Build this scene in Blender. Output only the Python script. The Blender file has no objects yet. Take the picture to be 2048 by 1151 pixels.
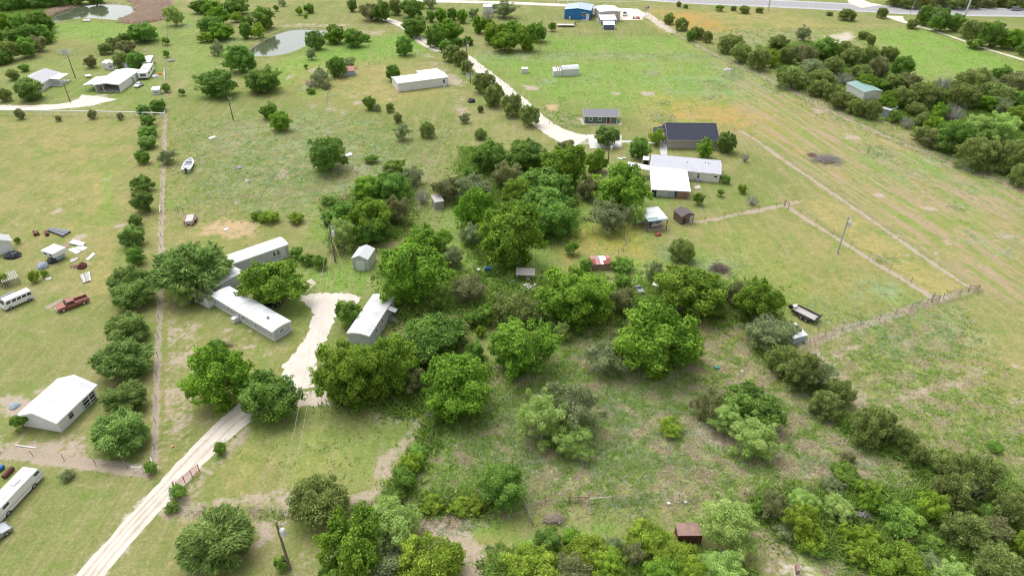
import bpy, math, random
import numpy as np
from mathutils import Vector, Matrix
R = math.radians
rng = np.random.default_rng(7)
random.seed(7)
S = bpy.context.scene
COL = S.collection

# ---------------------------------------------------------------- camera, sky, sun, exposure
CAM_H = 60.0; PITCH = R(34.0); FOC = 1364.0
cam_d = bpy.data.cameras.new('camera'); cam = bpy.data.objects.new('camera', cam_d); COL.objects.link(cam)
cam.location = (0, 0, CAM_H); cam.rotation_euler = (R(90) - PITCH, 0, 0)
cam_d.sensor_width = 36; cam_d.lens = 36 * FOC / 2048; cam_d.clip_end = 6000; cam_d.clip_start = 0.5
S.camera = cam
S.render.resolution_x = 1024; S.render.resolution_y = 575

W = bpy.data.worlds.new('World'); S.world = W; W.use_nodes = True
nt = W.node_tree; nt.nodes.clear()
sky = nt.nodes.new('ShaderNodeTexSky'); sky.sky_type = 'NISHITA'; sky.sun_disc = False
SUN_EL, SUN_AZ = R(62), R(-35)      # high sun behind thin cloud, ahead of the camera and to the left
sky.sun_elevation = SUN_EL; sky.sun_rotation = SUN_AZ
sky.air_density = 1.0; sky.dust_density = 3.0; sky.ozone_density = 1.0
hs = nt.nodes.new('ShaderNodeHueSaturation'); hs.inputs['Saturation'].default_value = 0.22
bg = nt.nodes.new('ShaderNodeBackground'); bg.inputs['Strength'].default_value = 0.15
wo = nt.nodes.new('ShaderNodeOutputWorld')
nt.links.new(sky.outputs[0], hs.inputs['Color']); nt.links.new(hs.outputs[0], bg.inputs[0]); nt.links.new(bg.outputs[0], wo.inputs[0])
sd = bpy.data.lights.new('sun', 'SUN'); sd.energy = 1.1; sd.angle = R(50); sd.color = (1.0, 0.97, 0.92)
so = bpy.data.objects.new('sun', sd); COL.objects.link(so)
# sky sun_rotation turns clockwise from +Y
so_dir = Vector((math.sin(SUN_AZ) * math.cos(SUN_EL), math.cos(SUN_AZ) * math.cos(SUN_EL), math.sin(SUN_EL)))
so.rotation_euler = so_dir.to_track_quat('Z', 'Y').to_euler()
S.view_settings.view_transform = 'Standard'; S.view_settings.look = 'None'
S.view_settings.gamma = 1.0; S.view_settings.use_curve_mapping = False
S.view_settings.exposure = 0.74
try: S.cycles.filter_width = 1.1
except Exception: pass

# ---------------------------------------------------------------- picking points of the place
cp, sp = math.cos(PITCH), math.sin(PITCH)
def ray(px, py):
    return ((px - 1024.0), FOC * cp + (575.5 - py) * sp, -FOC * sp + (575.5 - py) * cp)
def P(px, py, z=0.0):
    r = ray(px, py); t = (z - CAM_H) / r[2]
    return Vector((r[0] * t, r[1] * t, z))
def depth_at(p):
    return p[1] * cp - (p[2] - CAM_H) * sp
def ppm(p):                                   # photo pixels per metre at p
    return FOC / depth_at(p)
def Pn(pts, z=0.0):
    return np.array([[*P(x, y, z)[:2]] for x, y in pts])

# ---------------------------------------------------------------- mesh helpers
class MB:
    def __init__(s): s.v = []; s.f = []
    def add(s, vs, fs):
        b = len(s.v); s.v += [tuple(v) for v in vs]; s.f += [tuple(b + i for i in f) for f in fs]; return s
    def box(s, x0, y0, z0, x1, y1, z1):
        return s.add([(x0,y0,z0),(x1,y0,z0),(x1,y1,z0),(x0,y1,z0),(x0,y0,z1),(x1,y0,z1),(x1,y1,z1),(x0,y1,z1)],
              [(0,3,2,1),(4,5,6,7),(0,1,5,4),(1,2,6,5),(2,3,7,6),(3,0,4,7)])
    def frus(s, a, z0, b, z1):                # a, b = 4 xy corners
        return s.add([(*p, z0) for p in a] + [(*p, z1) for p in b],
              [(0,3,2,1),(4,5,6,7),(0,1,5,4),(1,2,6,5),(2,3,7,6),(3,0,4,7)])
    def tube(s, p0, p1, r0, r1=None, n=6):
        r1 = r0 if r1 is None else r1
        p0, p1 = Vector(p0), Vector(p1); d = p1 - p0
        if d.length < 1e-5: return s
        q = d.to_track_quat('Z', 'Y'); vs = []
        for p, r in ((p0, r0), (p1, r1)):
            for k in range(n):
                a = 2 * math.pi * k / n
                vs.append(p + q @ Vector((math.cos(a) * r, math.sin(a) * r, 0)))
        fs = [(k, (k + 1) % n, n + (k + 1) % n, n + k) for k in range(n)]
        fs += [tuple(range(n - 1, -1, -1)), tuple(range(n, 2 * n))]
        return s.add(vs, fs)
    def bar(s, p0, p1, w, h):                 # rectangular bar along p0-p1
        p0, p1 = Vector(p0), Vector(p1); d = (p1 - p0)
        if d.length < 1e-5: return s
        dn = d.normalized(); up = Vector((0, 0, 1)) if abs(dn.z) < .95 else Vector((0, 1, 0))
        sd_ = dn.cross(up).normalized(); u2 = sd_.cross(dn)
        vs = []
        for p in (p0, p1):
            for a, b in ((-1,-1),(1,-1),(1,1),(-1,1)): vs.append(p + sd_ * (a * w / 2) + u2 * (b * h / 2))
        return s.add(vs, [(0,1,2,3),(7,6,5,4),(0,4,5,1),(1,5,6,2),(2,6,7,3),(3,7,4,0)])
    def prism(s, prof, axis, a0, a1):         # prof: closed list of (u,z); swept along axis 'x' or 'y'
        n = len(prof)
        mk = (lambda a, u, z: (a, u, z)) if axis == 'x' else (lambda a, u, z: (u, a, z))
        vs = [mk(a0, u, z) for u, z in prof] + [mk(a1, u, z) for u, z in prof]
        fs = [(k, (k + 1) % n, n + (k + 1) % n, n + k) for k in range(n)] + [tuple(range(n - 1, -1, -1)), tuple(range(n, 2 * n))]
        return s.add(vs, fs)
    def mesh(s, name, m):
        me = bpy.data.meshes.new(name); me.from_pydata(s.v, [], s.f)
        if m: me.materials.append(m)
        fix_normals(me); return me
    def build(s, name, m, parent=None, loc=None, kind=None):
        return link(name, s.mesh(name, m), parent, loc, kind)
import bmesh
def fix_normals(me):
    bm = bmesh.new(); bm.from_mesh(me); bmesh.ops.recalc_face_normals(bm, faces=bm.faces); bm.to_mesh(me); bm.free()
def link(name, me, parent=None, loc=None, kind=None):
    o = bpy.data.objects.new(name, me); COL.objects.link(o)
    if parent is not None: o.parent = parent
    if loc is not None: o.location = loc
    if kind: o['kind'] = kind
    return o
def thing(name, label, cat, loc=(0,0,0), rz=0.0, group=None):
    o = bpy.data.objects.new(name, None); COL.objects.link(o); o.empty_display_size = .5
    o.location = loc; o.rotation_euler = (0, 0, rz); o['label'] = label; o['category'] = cat
    if group: o['group'] = group
    return o
def tag(o, label, cat, group=None):
    o['label'] = label; o['category'] = cat
    if group: o['group'] = group
    return o
def copy_tree(o, parent=None):
    c = o.copy(); COL.objects.link(c); c.parent = parent
    for ch in list(o.children): copy_tree(ch, c)
    return c

# ---------------------------------------------------------------- materials
def nd(t, typ, **kw):
    n = t.nodes.new(typ)
    for k, v in kw.items(): setattr(n, k, v)
    return n
def newmat(name):
    m = bpy.data.materials.new(name); m.use_nodes = True; t = m.node_tree; t.nodes.clear()
    o = nd(t, 'ShaderNodeOutputMaterial'); b = nd(t, 'ShaderNodeBsdfPrincipled'); t.links.new(b.outputs[0], o.inputs[0])
    return m, t, b
def col(c): return (c[0], c[1], c[2], 1.0)
def noise(t, scale, detail=4, rough=.55, vec=None, dist=0.0):
    n = nd(t, 'ShaderNodeTexNoise'); n.inputs['Scale'].default_value = scale; n.inputs['Detail'].default_value = detail
    n.inputs['Roughness'].default_value = rough; n.inputs['Distortion'].default_value = dist
    if vec is not None: t.links.new(vec, n.inputs['Vector'])
    return n.outputs['Fac']
def mapr(t, v, a, b, c=0.0, d=1.0, smooth=False):
    n = nd(t, 'ShaderNodeMapRange'); n.clamp = True
    if smooth: n.interpolation_type = 'SMOOTHSTEP'
    t.links.new(v, n.inputs['Value'])
    for k, x in zip(('From Min', 'From Max', 'To Min', 'To Max'), (a, b, c, d)): n.inputs[k].default_value = x
    return n.outputs['Result']
def mixc(t, f, a, b, mode='MIX'):
    n = nd(t, 'ShaderNodeMix', data_type='RGBA', blend_type=mode)
    for i, x in ((0, f), (6, a), (7, b)):
        if isinstance(x, bpy.types.NodeSocket): t.links.new(x, n.inputs[i])
        elif i == 0: n.inputs[i].default_value = x
        else: n.inputs[i].default_value = col(x)
    return n.outputs[2]
def mth(t, op, a, b=None, c=None):
    n = nd(t, 'ShaderNodeMath', operation=op)
    for i, x in enumerate((a, b, c)):
        if x is None: continue
        if isinstance(x, bpy.types.NodeSocket): t.links.new(x, n.inputs[i])
        else: n.inputs[i].default_value = x
    return n.outputs[0]
def objco(t): return nd(t, 'ShaderNodeTexCoord').outputs['Object']
MATS = {}
def M(name, c=(.5,.5,.5), rough=.7, metal=0.0, var=.25, scale=1.5, c2=None, bump=0.0, ribs=None, spec=.4):
    """plain material with blotchy wear; ribs=(axis,period,depth) gives folded sheet relief"""
    if name in MATS: return MATS[name]
    m, t, b = newmat(name); v = objco(t)
    c2 = c2 or tuple(x * (1 - var) for x in c)
    f = mapr(t, noise(t, scale, 5, .65, v), .35, .7)
    cc = mixc(t, f, c, c2)
    f2 = mapr(t, noise(t, scale * 9, 3, .6, v), .3, .75, 0, .35)
    cc = mixc(t, f2, cc, tuple(x * .8 for x in c2))
    if ribs:      # darker lines along the seams, rust-grey runs across the sheets
        sx = nd(t, 'ShaderNodeSeparateXYZ'); t.links.new(v, sx.inputs[0]); ww = mth(t, 'PINGPONG', sx.outputs['xyz'.index(ribs[0])], ribs[1] / 2)
        cc = mixc(t, mapr(t, ww, ribs[1] * .40, ribs[1] * .5, 0, .35), cc, tuple(x * .55 for x in c2))
    mp_ = nd(t, 'ShaderNodeMapping'); mp_.inputs['Scale'].default_value = (.5, 3.5, .6); t.links.new(v, mp_.inputs[0])
    cc = mixc(t, mapr(t, noise(t, .8, 4, .7, mp_.outputs[0]), .52, .72, 0, .30), cc, tuple(x * .72 for x in c2))
    t.links.new(cc, b.inputs['Base Color']); b.inputs['Roughness'].default_value = rough; b.inputs['Metallic'].default_value = metal
    b.inputs['Specular IOR Level'].default_value = spec
    h = None
    if ribs:
        s = nd(t, 'ShaderNodeSeparateXYZ'); t.links.new(v, s.inputs[0])
        x = s.outputs['xyz'.index(ribs[0])]
        w = mth(t, 'PINGPONG', x, ribs[1] / 2); h = mapr(t, w, ribs[1] * .35, ribs[1] * .45)
        bp = nd(t, 'ShaderNodeBump'); bp.inputs['Distance'].default_value = ribs[2]; bp.inputs['Strength'].default_value = .8
        t.links.new(h, bp.inputs['Height']); t.links.new(bp.outputs[0], b.inputs['Normal'])
    elif bump:
        bp = nd(t, 'ShaderNodeBump'); bp.inputs['Distance'].default_value = bump; bp.inputs['Strength'].default_value = .6
        t.links.new(noise(t, scale * 12, 4, .6, v), bp.inputs['Height']); t.links.new(bp.outputs[0], b.inputs['Normal'])
    MATS[name] = m; return m
# ---------------------------------------------------------------- lines of the land (photo pixels on flat ground)
POND1 = [(95,38),(112,27),(140,17),(168,10),(195,7),(225,7),(250,9),(268,15),(277,24),(262,31),(235,40),(215,39),(195,37),(172,36),(150,38),(125,42),(100,47)]
POND2 = [(495,104),(510,91),(536,77),(558,66),(580,59),(603,57),(630,58),(669,60),(680,66),(664,72),(640,78),(616,87),(590,101),(565,109),(543,112),(510,112),(499,109)]
FENCE_LEFT = [(337,0),(336,37),(333,120),(331,230),(326,350),(322,470),(323,560),(318,650),(314,760),(311,860),(309,935)]
FENCE_LOWLEFT = [(-60,898),(0,905),(80,913),(160,924),(230,934),(292,942)]
FENCE_SOUTH = [(345,1022),(430,1026),(560,1028),(700,1014),(850,1008),(1046,1004),(1160,1003),(1300,1000),(1420,997),(1500,990),(1640,984),(1760,980),(1850,974)]
FENCE_OUTER = [(1480,262),(1510,278),(1540,300),(1581,330),(1620,355),(1656,380),(1716,421),(1786,470),(1861,523),(1925,566),(1952,580)]
FENCE_INNER = [(1570,410),(1600,430),(1640,455),(1680,480),(1725,509),(1800,555),(1874,600)]
FENCE_CROSS = [(1370,447),(1440,437),(1500,424),(1568,410),(1600,403)]
FENCE_EAST = [(1952,580),(1874,600),(1800,625),(1760,640),(1700,655),(1620,685)]
FENCE_FAR = [(1290,34),(1340,62),(1440,115),(1540,160),(1640,212),(1760,268),(1900,325),(2060,385),(2160,425)]
FENCE_DRIVE = [(905,88),(935,120),(985,152),(1020,180),(1060,225),(1100,248),(1140,258),(1290,262),(1480,262)]
DRIVE = [(172,1160,2.55),(240,1078,2.6),(330,980,2.8),(400,905,3.0),(455,850,3.4),(520,800,4),(585,775,5)]
PAD = [(598,592),(640,586),(700,588),(722,594),(716,606),(690,612),(672,625),(664,650),(652,680),(638,712),(628,745),(628,772),(600,782),(565,782),(556,765),(568,730),(590,705),(606,680),(622,650),(628,625),(618,612),(602,604)]
PAD2 = [(572,784),(660,780),(664,812),(575,812)]
TRACK = [(770,38,3.4),(800,48,3.6),(822,62,3),(845,84,3.2),(875,100,3.2),(905,104,3.2),(930,114,3.4),(955,134,3.8),(988,160,4.2),(1022,188,4.0),(1050,212,4.4),(1075,240,4.6),(1100,258,5.2),(1130,274,6.5),(1165,283,8)]
APRON = [(1174,269),(1243,270),(1243,295),(1180,297)]
WALK = [(1243,283,1.1),(1290,284,1.1),(1327,287,1.1)]
WALK2 = [(1325,286,2.0),(1327,300,1.6),(1328,310,1.4)]
TOPROAD = [(700,-12,5),(790,-4,5),(850,2,5),(940,4,5),(1020,6,4.6),(1090,9,4.6),(1135,11,4.6),(1200,16,5)]
TOPPAD = [(1236,16),(1275,18),(1292,28),(1284,40),(1240,41),(1196,44),(1188,26)]
SIDETRACK = [(1284,26,5),(1300,34,3.4),(1318,46,2.6),(1332,56,1.6),(1342,63,1.0)]
LEFTDRIVE = [(-60,216,4),(0,216,4),(60,216,4),(110,214,4.5),(150,209,6),(180,202,9),(200,194,12)]
HIGHWAY = [(1250,-9),(1380,0.5),(1536,6.5),(1680,13.5),(1811,21),(1930,24),(2048,25),(2200,26),(2400,27)]
HEDGE_ROAD = [(1786,32,7),(1797,40,4),(1815,47,1.8),(1850,56,1.6),(1900,72,1.6),(1970,97,1.6),(2050,121,1.6),(2130,145,1.6)]
HWDRIVE = [(1706,-4,6),(1712,2,7),(1722,8,10),(1745,13,12)]

# ---------------------------------------------------------------- the ground: one sheet with patches of soil, weeds, straw
def axis_x():
    xs = [0.0]
    while xs[-1] < 290: xs.append(xs[-1] + (0.40 if xs[-1] < 75 else 0.40 + (xs[-1] - 75) * .006))
    xs = np.array(xs); return np.concatenate([-xs[:0:-1], xs])
def axis_y():
    ys = [24.0]
    while ys[-1] < 400: ys.append(ys[-1] + max(.33, ys[-1] * .0038))
    return np.array(ys)
GX, GY = axis_x(), axis_y(); NX, NY = len(GX), len(GY)
XX, YY = np.meshgrid(GX, GY)
PXY = np.stack([XX.ravel(), YY.ravel()], 1)
CH = {k: np.zeros(NX * NY, np.float32) for k in ('soil','lush','dry','orange','rough','gravel','blue','mow','clay','reed')}
def seg_dist(p, a, b):
    ab = b - a; L = max((ab ** 2).sum(), 1e-9)
    t = np.clip(((p - a) @ ab) / L, 0, 1); d = p - (a + t[:, None] * ab); return np.sqrt((d ** 2).sum(1))
def poly_sd(p, poly):
    d = np.full(len(p), 1e9); ins = np.zeros(len(p), bool); n = len(poly)
    for i in range(n):
        a, b = poly[i], poly[(i + 1) % n]
        d = np.minimum(d, seg_dist(p, a, b))
        c = (a[1] > p[:, 1]) != (b[1] > p[:, 1])
        with np.errstate(divide='ignore', invalid='ignore'):
            xi = (b[0] - a[0]) * (p[:, 1] - a[1]) / (b[1] - a[1]) + a[0]
        ins ^= c & (p[:, 0] < xi)
    return np.where(ins, -d, d)
def near(pts, m):
    lo, hi = pts.min(0) - m, pts.max(0) + m
    return np.nonzero((PXY[:, 0] > lo[0]) & (PXY[:, 0] < hi[0]) & (PXY[:, 1] > lo[1]) & (PXY[:, 1] < hi[1]))[0]
def area(ch, pts, s=1.0, feather=2.0, sub=False):
    q = Pn(pts); idx = near(q, feather); sd_ = poly_sd(PXY[idx], q)
    v = s * np.clip(.5 - sd_ / (2 * feather), 0, 1)
    if sub: CH[ch][idx] *= (1 - v)
    else: CH[ch][idx] = np.maximum(CH[ch][idx], v)
def line(ch, pts, w, s=1.0, feather=.6):
    q = Pn([p[:2] for p in pts]); idx = near(q, w + feather); p = PXY[idx]; d = np.full(len(p), 1e9)
    for i in range(len(q) - 1): d = np.minimum(d, seg_dist(p, q[i], q[i + 1]))
    v = s * np.clip((w / 2 + feather - d) / feather, 0, 1); CH[ch][idx] = np.maximum(CH[ch][idx], v)
def spot(ch, x, y, rx, ry=None, s=1.0):
    c = P(x, y); r = rx / ppm(c); ry = (ry or rx * .6) / ppm(c) / max(.2, CAM_H / (Vector(c) - Vector((0,0,CAM_H))).length)
    q = (PXY - np.array([c.x, c.y])) / np.array([r, ry]); v = s * np.clip(1.4 - np.sqrt((q ** 2).sum(1)) * 1.0, 0, 1)
    CH[ch] = np.maximum(CH[ch], v.astype(np.float32))

# broad grass character
area('lush', [(930,112),(1440,118),(1530,175),(1400,215),(1250,215),(1080,200),(1000,150)], .75, 8)
area('lush', [(1090,72),(1360,76),(1400,108),(1180,110),(1080,100)], .8, 6)
area('lush', [(500,150),(640,85),(860,60),(890,100),(800,115),(620,135),(560,175)], .9, 6)
area('lush', [(335,30),(420,30),(470,110),(440,200),(340,140)], .5, 8)
area('lush', [(100,48),(250,45),(330,60),(330,75),(200,85),(110,75)], .85, 4)
area('lush', [(1740,60),(1850,55),(2060,130),(2060,170),(1900,160),(1820,150),(1760,110)], .95, 6)
area('dry', [(1740,60),(1850,55),(2060,130),(2060,170),(1900,160),(1820,150),(1760,110)], .35, 6)
area('lush', [(880,400),(1130,380),(1180,480),(1000,600),(900,560)], .8, 3)
area('lush', [(1060,380),(1320,400),(1290,500),(1200,500),(1130,460)], .75, 3)
area('lush', [(600,530),(760,520),(760,570),(700,590),(600,575)], .8, 3)
area('lush', [(1160,520),(1330,520),(1320,590),(1260,640),(1230,560)], .85, 2)
area('lush', [(860,840),(1000,790),(1050,860),(960,960),(840,1000)], .8, 3)
area('lush', [(960,740),(1150,650),(1240,720),(1410,740),(1380,800),(1150,790),(1000,800)], .7, 3)
area('lush', [(430,830),(700,835),(860,850),(760,960),(600,940),(440,900)], .45, 4)
area('dry', [(430,850),(700,850),(760,960),(560,1000),(400,1000),(440,900)], .55, 4)
area('lush', [(620,415),(740,420),(740,470),(620,480)], .6, 3)
area('lush', [(1330,640),(1480,470),(1560,520),(1570,640)], .3, 6)
area('lush', [(0,120),(330,110),(330,225),(0,215)], .25, 6)
area('dry', [(0,235),(320,240),(315,600),(0,470)], .5, 10); line('dry', [(150,300),(190,345),(205,400),(208,480),(205,580)], 1.4, .8, 2); line('soil', [(0,470),(60,430),(140,400)], .8, .35, 2.5); line('lush', [(214,350),(216,430)], .6, .6, 1.0)
area('dry', [(1120,395),(1280,440),(1290,520),(1130,540),(1090,480)], .7, 2)
area('orange', [(1120,450),(1280,450),(1300,520),(1200,500),(1130,520)], .45, 3)
area('dry', [(1280,180),(1540,200),(1620,290),(1500,262),(1300,250)], .9, 8)
area('orange', [(1300,190),(1540,215),(1560,280),(1480,260),(1320,235)], .55, 6)
area('orange', [(1310,22),(1400,26),(1450,50),(1480,62),(1400,62),(1340,50)], .9, 5)
area('dry', [(1300,20),(1536,20),(1740,55),(1720,90),(1500,70),(1400,90),(1340,60)], .7, 8)
area('rough', [(1440,60),(1720,60),(1720,95),(1560,100),(1440,95)], .6, 5)
area('dry', [(560,115),(800,120),(900,190),(780,220),(600,190),(520,150)], .7, 8)
area('clay', [(560,128),(610,130),(600,150),(545,185),(560,160)], .35, 3)
area('mow', [(1480,262),(1440,115),(1760,268),(2060,385),(2060,620),(1952,580),(1656,380)], 1.0, 6)
area('dry', [(1480,262),(1440,115),(1760,268),(2060,385),(2060,620),(1952,580),(1656,380)], .45, 8)
area('blue', [(1730,300),(1800,310),(2048,390),(2048,420),(1850,390),(1750,340)], .5, 6)
area('blue', [(1300,160),(1500,130),(1560,180),(1400,200)], .45, 6)
area('dry', [(1340,450),(1570,415),(1874,600),(1640,670),(1480,560)], .45, 6)
area('dry', [(1600,690),(1952,585),(2060,560),(2060,1060),(1830,870)], .4, 8)
area('rough', [(1600,700),(1740,650),(1900,640),(1950,720),(2060,900),(2060,1080),(1990,1010),(1860,900),(1750,800)], .42, 5)
area('blue', [(1700,655),(1890,610),(1960,680),(1800,700)], .5, 4)
# rough unmown field in the middle
area('rough', [(880,850),(1000,760),(1150,680),(1420,640),(1530,680),(1620,780),(1760,880),(1850,960),(1840,978),(1500,992),(1050,1003),(830,1005),(850,930)], .62, 4)
area('lush', [(1000,780),(1240,740),(1420,740),(1440,800),(1300,850),(1100,870),(900,960),(850,930),(960,800)], .75, 5)
area('orange', [(1330,650),(1500,650),(1560,760),(1440,780),(1380,700)], .5, 4)
area('dry', [(1380,660),(1520,660),(1600,770),(1450,800)], .5, 4)
area('blue', [(1000,860),(1300,800),(1500,880),(1300,930),(1050,940)], .4, 6)
area('rough', [(335,235),(500,230),(900,240),(960,330),(880,450),(700,420),(620,430),(520,420),(340,420)], .22, 6)
area('blue', [(400,250),(640,220),(820,300),(840,400),(700,400),(560,420),(430,380)], .40, 6)
area('blue', [(960,105),(1080,105),(1400,108),(1440,118),(1100,118),(960,125)], .7, 4)
area('rough', [(1090,220),(1165,235),(1165,252),(1120,250),(1085,235)], .9, 2)
area('dry', [(340,640),(470,690),(600,690),(560,760),(370,820),(330,920)], .5, 4)
area('dry', [(330,430),(520,430),(560,480),(470,520),(330,560)], .5, 5)
area('dry', [(860,1010),(1000,1060),(1040,1160),(870,1160)], .6, 3)
for x, y, r in [(1620,140,60),(1700,210,80),(1800,200,90),(1900,230,80),(1990,280,80),(1750,150,60)]: spot('rough', x, y, r, r*.5, .7)
for x, y, r in [(1600,1060,90),(1750,1080,80),(1900,1040,90),(1650,1130,80),(1800,1140,90)]: spot('rough', x, y, r, r*.7, .7)
# bare soil and clay
line('soil', FENCE_LEFT[3:], .35, 1.0, .55); line('soil', FENCE_LEFT[:4], .3, .5, .5)
line('soil', FENCE_LOWLEFT, 1.0, .95, .8)
area('soil', [(-60,868),(40,872),(110,880),(180,865),(175,905),(172,925),(100,920),(30,905),(-60,900)], .8, 1.2)
area('soil', [(0,788),(40,790),(80,800),(60,830),(30,835),(0,825)], .95, 1.0)
area('soil', [(360,825),(470,820),(440,850),(350,900)], .35, 3)
area('soil', [(690,822),(860,822),(862,840),(800,848),(720,838)], .6, 1.2)
line('soil', [(860,820),(800,900),(770,915),(765,950),(785,970),(740,990),(700,1000)], 1.0, .75, 1.0)
line('soil', [(660,990),(560,1000),(450,1015),(350,1018)], 2.0, .6, 1.2)
line('soil', [(490,860),(460,900),(420,935),(380,990),(345,1020)], .9, .6, .9)
area('soil', [(510,1040),(545,1035),(550,1080),(515,1090)], .9, .7)
area('soil', [(560,1100),(620,1070),(650,1100),(600,1160),(560,1160)], .45, 2)
line('soil', [(840,1040),(900,1055),(940,1100),(960,1160)], 1.6, .7, 1.3)
line('soil', [(830,1060),(1000,1040)], .8, .45, 1)
area('clay', [(400,448),(440,436),(500,436),(530,448),(515,470),(470,480),(400,470)], .8, 1.6)
area('clay', [(530,432),(640,450),(640,470),(560,470)], .3, 2)
area('clay', [(1088,210),(1115,208),(1118,225),(1095,230)], .9, 1)
area('soil', [(1280,183),(1310,183),(1312,192),(1280,193)], .9, .8); area('soil', [(1222,183),(1243,184),(1240,190),(1224,190)], .8, .6)
area('soil', [(1620,214),(1662,222),(1655,228),(1628,226)], .85, .8)
area('soil', [(885,135),(930,160),(940,175),(900,172),(870,150)], .7, 2); line('soil', [(800,95),(860,112),(890,140),(905,180),(930,230)], 2.5, .45, 2)
area('soil', [(680,58),(790,62),(760,72),(690,66)], .6, 2); area('soil', [(1040,170),(1080,172),(1080,182),(1050,180)], .8, .7)
area('soil', [(1500,262),(1480,262),(1560,320),(1700,410),(1716,410),(1600,330)], .25, 2)
line('soil', FENCE_OUTER, .5, 1.0, .5); line('soil', FENCE_INNER, .6, 1.0, .6); area('dry', [(1600,405),(1650,390),(1716,430),(1786,478),(1861,530),(1940,582),(1880,595),(1800,550),(1725,505)], .9, .8); line('soil', FENCE_CROSS, .4, .9, .8)
line('soil', FENCE_EAST[1:], .9, .7, 1.0); line('soil', FENCE_EAST[:2], .6, .8, .8)
line('rough', FENCE_EAST, .8, .7, .8); line('rough', FENCE_SOUTH, .4, .7, .5); line('rough', FENCE_FAR, 1.5, .6, 1.5); line('soil', FENCE_FAR, .6, .75, 1.0)
line('dry', [(1300,44),(1440,124),(1640,226),(1900,345),(2060,405)], 2.5, .7, 1.5)
line('soil', [(1620,700),(1650,740),(1700,780),(1735,820),(1800,870)], 2.2, .55, 1.6)
line('soil', [(1765,812),(1830,785),(1920,765),(1960,740)], .9, .65, .8); line('soil', [(1650,720),(1690,700),(1720,690)], .8, .5, .8)
area('soil', [(1380,795),(1640,900),(1830,960),(1820,980),(1600,985),(1500,940),(1300,900)], .62, 4)
area('soil', [(620,360),(650,355),(660,380),(620,390)], .3, 1.5)
area('soil', [(340,640),(470,660),(520,700),(420,800),(350,940),(325,940)], .30, 3); area('soil', [(400,640),(560,700),(520,730),(430,700)], .34, 2)
for a in (340, 350, 362, 374, 388): line('soil', [(a,640),(a-4,780),(a-12,900)], .3, .62, .5)
line('soil', [(350,600),(345,800),(330,935)], .8, .35, 1.5)
area('soil', [(1500,1010),(1540,1000),(1660,1160),(1500,1160)], .5, 1.5); area('gravel', [(1560,1120),(1640,1120),(1640,1160),(1560,1160)], .8, .6)
area('soil', [(1050,960),(1200,960),(1210,1000),(1050,1000)], .5, 2)
for k in range(80):                                    # scattered small bare patches
    z = random.choice([((20,260),(260,800)),((345,600),(560,960)),((560,140),(800,230)),((1640,700),(2040,1000)),((1100,850),(1800,970)),((900,860),(1050,990)),((400,240),(880,420)),((1540,1010),(1700,1140)),((1650,270),(2040,560))])
    x, y = random.uniform(z[0][0], z[1][0]), random.uniform(z[0][1], z[1][1]); r = random.uniform(5, 14)
    spot('soil', x, y, r * random.uniform(1, 1.8), r * .55, random.uniform(.5, .9))
for k in range(130):
    z = random.choice([((1300,130),(1700,260)),((1340,460),(1800,640)),((340,240),(900,420)),((1050,820),(1800,960)),((1650,280),(2048,600)),((1000,120),(1500,230)),((340,30),(700,200)),((900,1010),(1400,1100))])
    x, y = random.uniform(z[0][0], z[1][0]), random.uniform(z[0][1], z[1][1]); r = random.uniform(10, 34) * (.5 if y < 250 else 1)
    spot(random.choice(['blue','lush','dry','blue','rough']), x, y, r * 1.6, r * .6, random.uniform(.4, .75))
for x, y, r in [(1845,367,18),(1600,300,16),(1680,352,18),(1400,760,34),(1180,775,30),(1560,745,24)]: spot('orange', x, y, r, r*.4, .7)
spot('reed', 290, 20, 30, 14)
area('reed', [(250,-6),(320,-6),(330,20),(325,40),(275,48),(240,45),(272,34),(287,23),(272,8)], 1, 1.2); area('reed', [(85,30),(135,6),(140,15),(95,34)], 1, 1.2)
area('soil', [(540,54),(600,46),(700,48),(700,60),(640,56),(590,55)], .6, 1.5)
area('gravel', [(610,48),(690,50),(700,58),(640,54)], .6, 1.5)
area('gravel', [(1645,72),(1700,62),(1712,72),(1690,90),(1650,86)], .9, 1.5); area('dry', [(1650,66),(1700,62),(1712,72),(1690,88)], .9, 2)
# worn edges beside the roads
for rd in (DRIVE, TRACK, TOPROAD, LEFTDRIVE, SIDETRACK): line('gravel', rd, rd[1][2], .75, 1.2)
area('gravel', PAD, .75, 1.2); area('gravel', PAD2, .7, 1.0); area('gravel', [(150,195),(205,188),(224,192),(222,202),(190,216),(130,216)], .95, 2.0)
line('soil', [(900,846),(860,900),(840,940)], .3, .3, .8)
area('gravel', [(1158,236),(1170,235),(1170,246),(1240,246),(1240,238),(1246,238),(1244,250),(1162,250)], 1, .4)
area('gravel', [(1320,44),(1345,60),(1320,62),(1300,52)], .5, 1.5)

# height: flat, with dug ponds
H = np.zeros(NX * NY)
for pond in (POND1, POND2):
    q = Pn(pond); idx = near(q, 3); s_ = poly_sd(PXY[idx], q)
    H[idx] = np.minimum(H[idx], -np.clip((-s_ + .6) * .45, 0, 1.3))
    H[idx] += .35 * np.exp(-((s_ - 1.6) / .9) ** 2) * (s_ > .3)
    rim = np.exp(-((s_ + .1) / .55) ** 2).astype(np.float32); CH['soil'][idx] = np.maximum(CH['soil'][idx], rim * .9)
    for c in ('reed','lush'): CH[c][idx] *= (s_ > 0)
    CH['clay'][idx] = np.maximum(CH['clay'][idx], (s_ < -.7) * .9)
me = bpy.data.meshes.new('ground')
V = np.stack([XX.ravel(), YY.ravel(), H], 1).astype(np.float32)
ii = np.arange(NX * NY).reshape(NY, NX)
F = np.stack([ii[:-1, :-1], ii[:-1, 1:], ii[1:, 1:], ii[1:, :-1]], -1).reshape(-1, 4)
me.vertices.add(len(V)); me.vertices.foreach_set('co', V.ravel())
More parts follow.
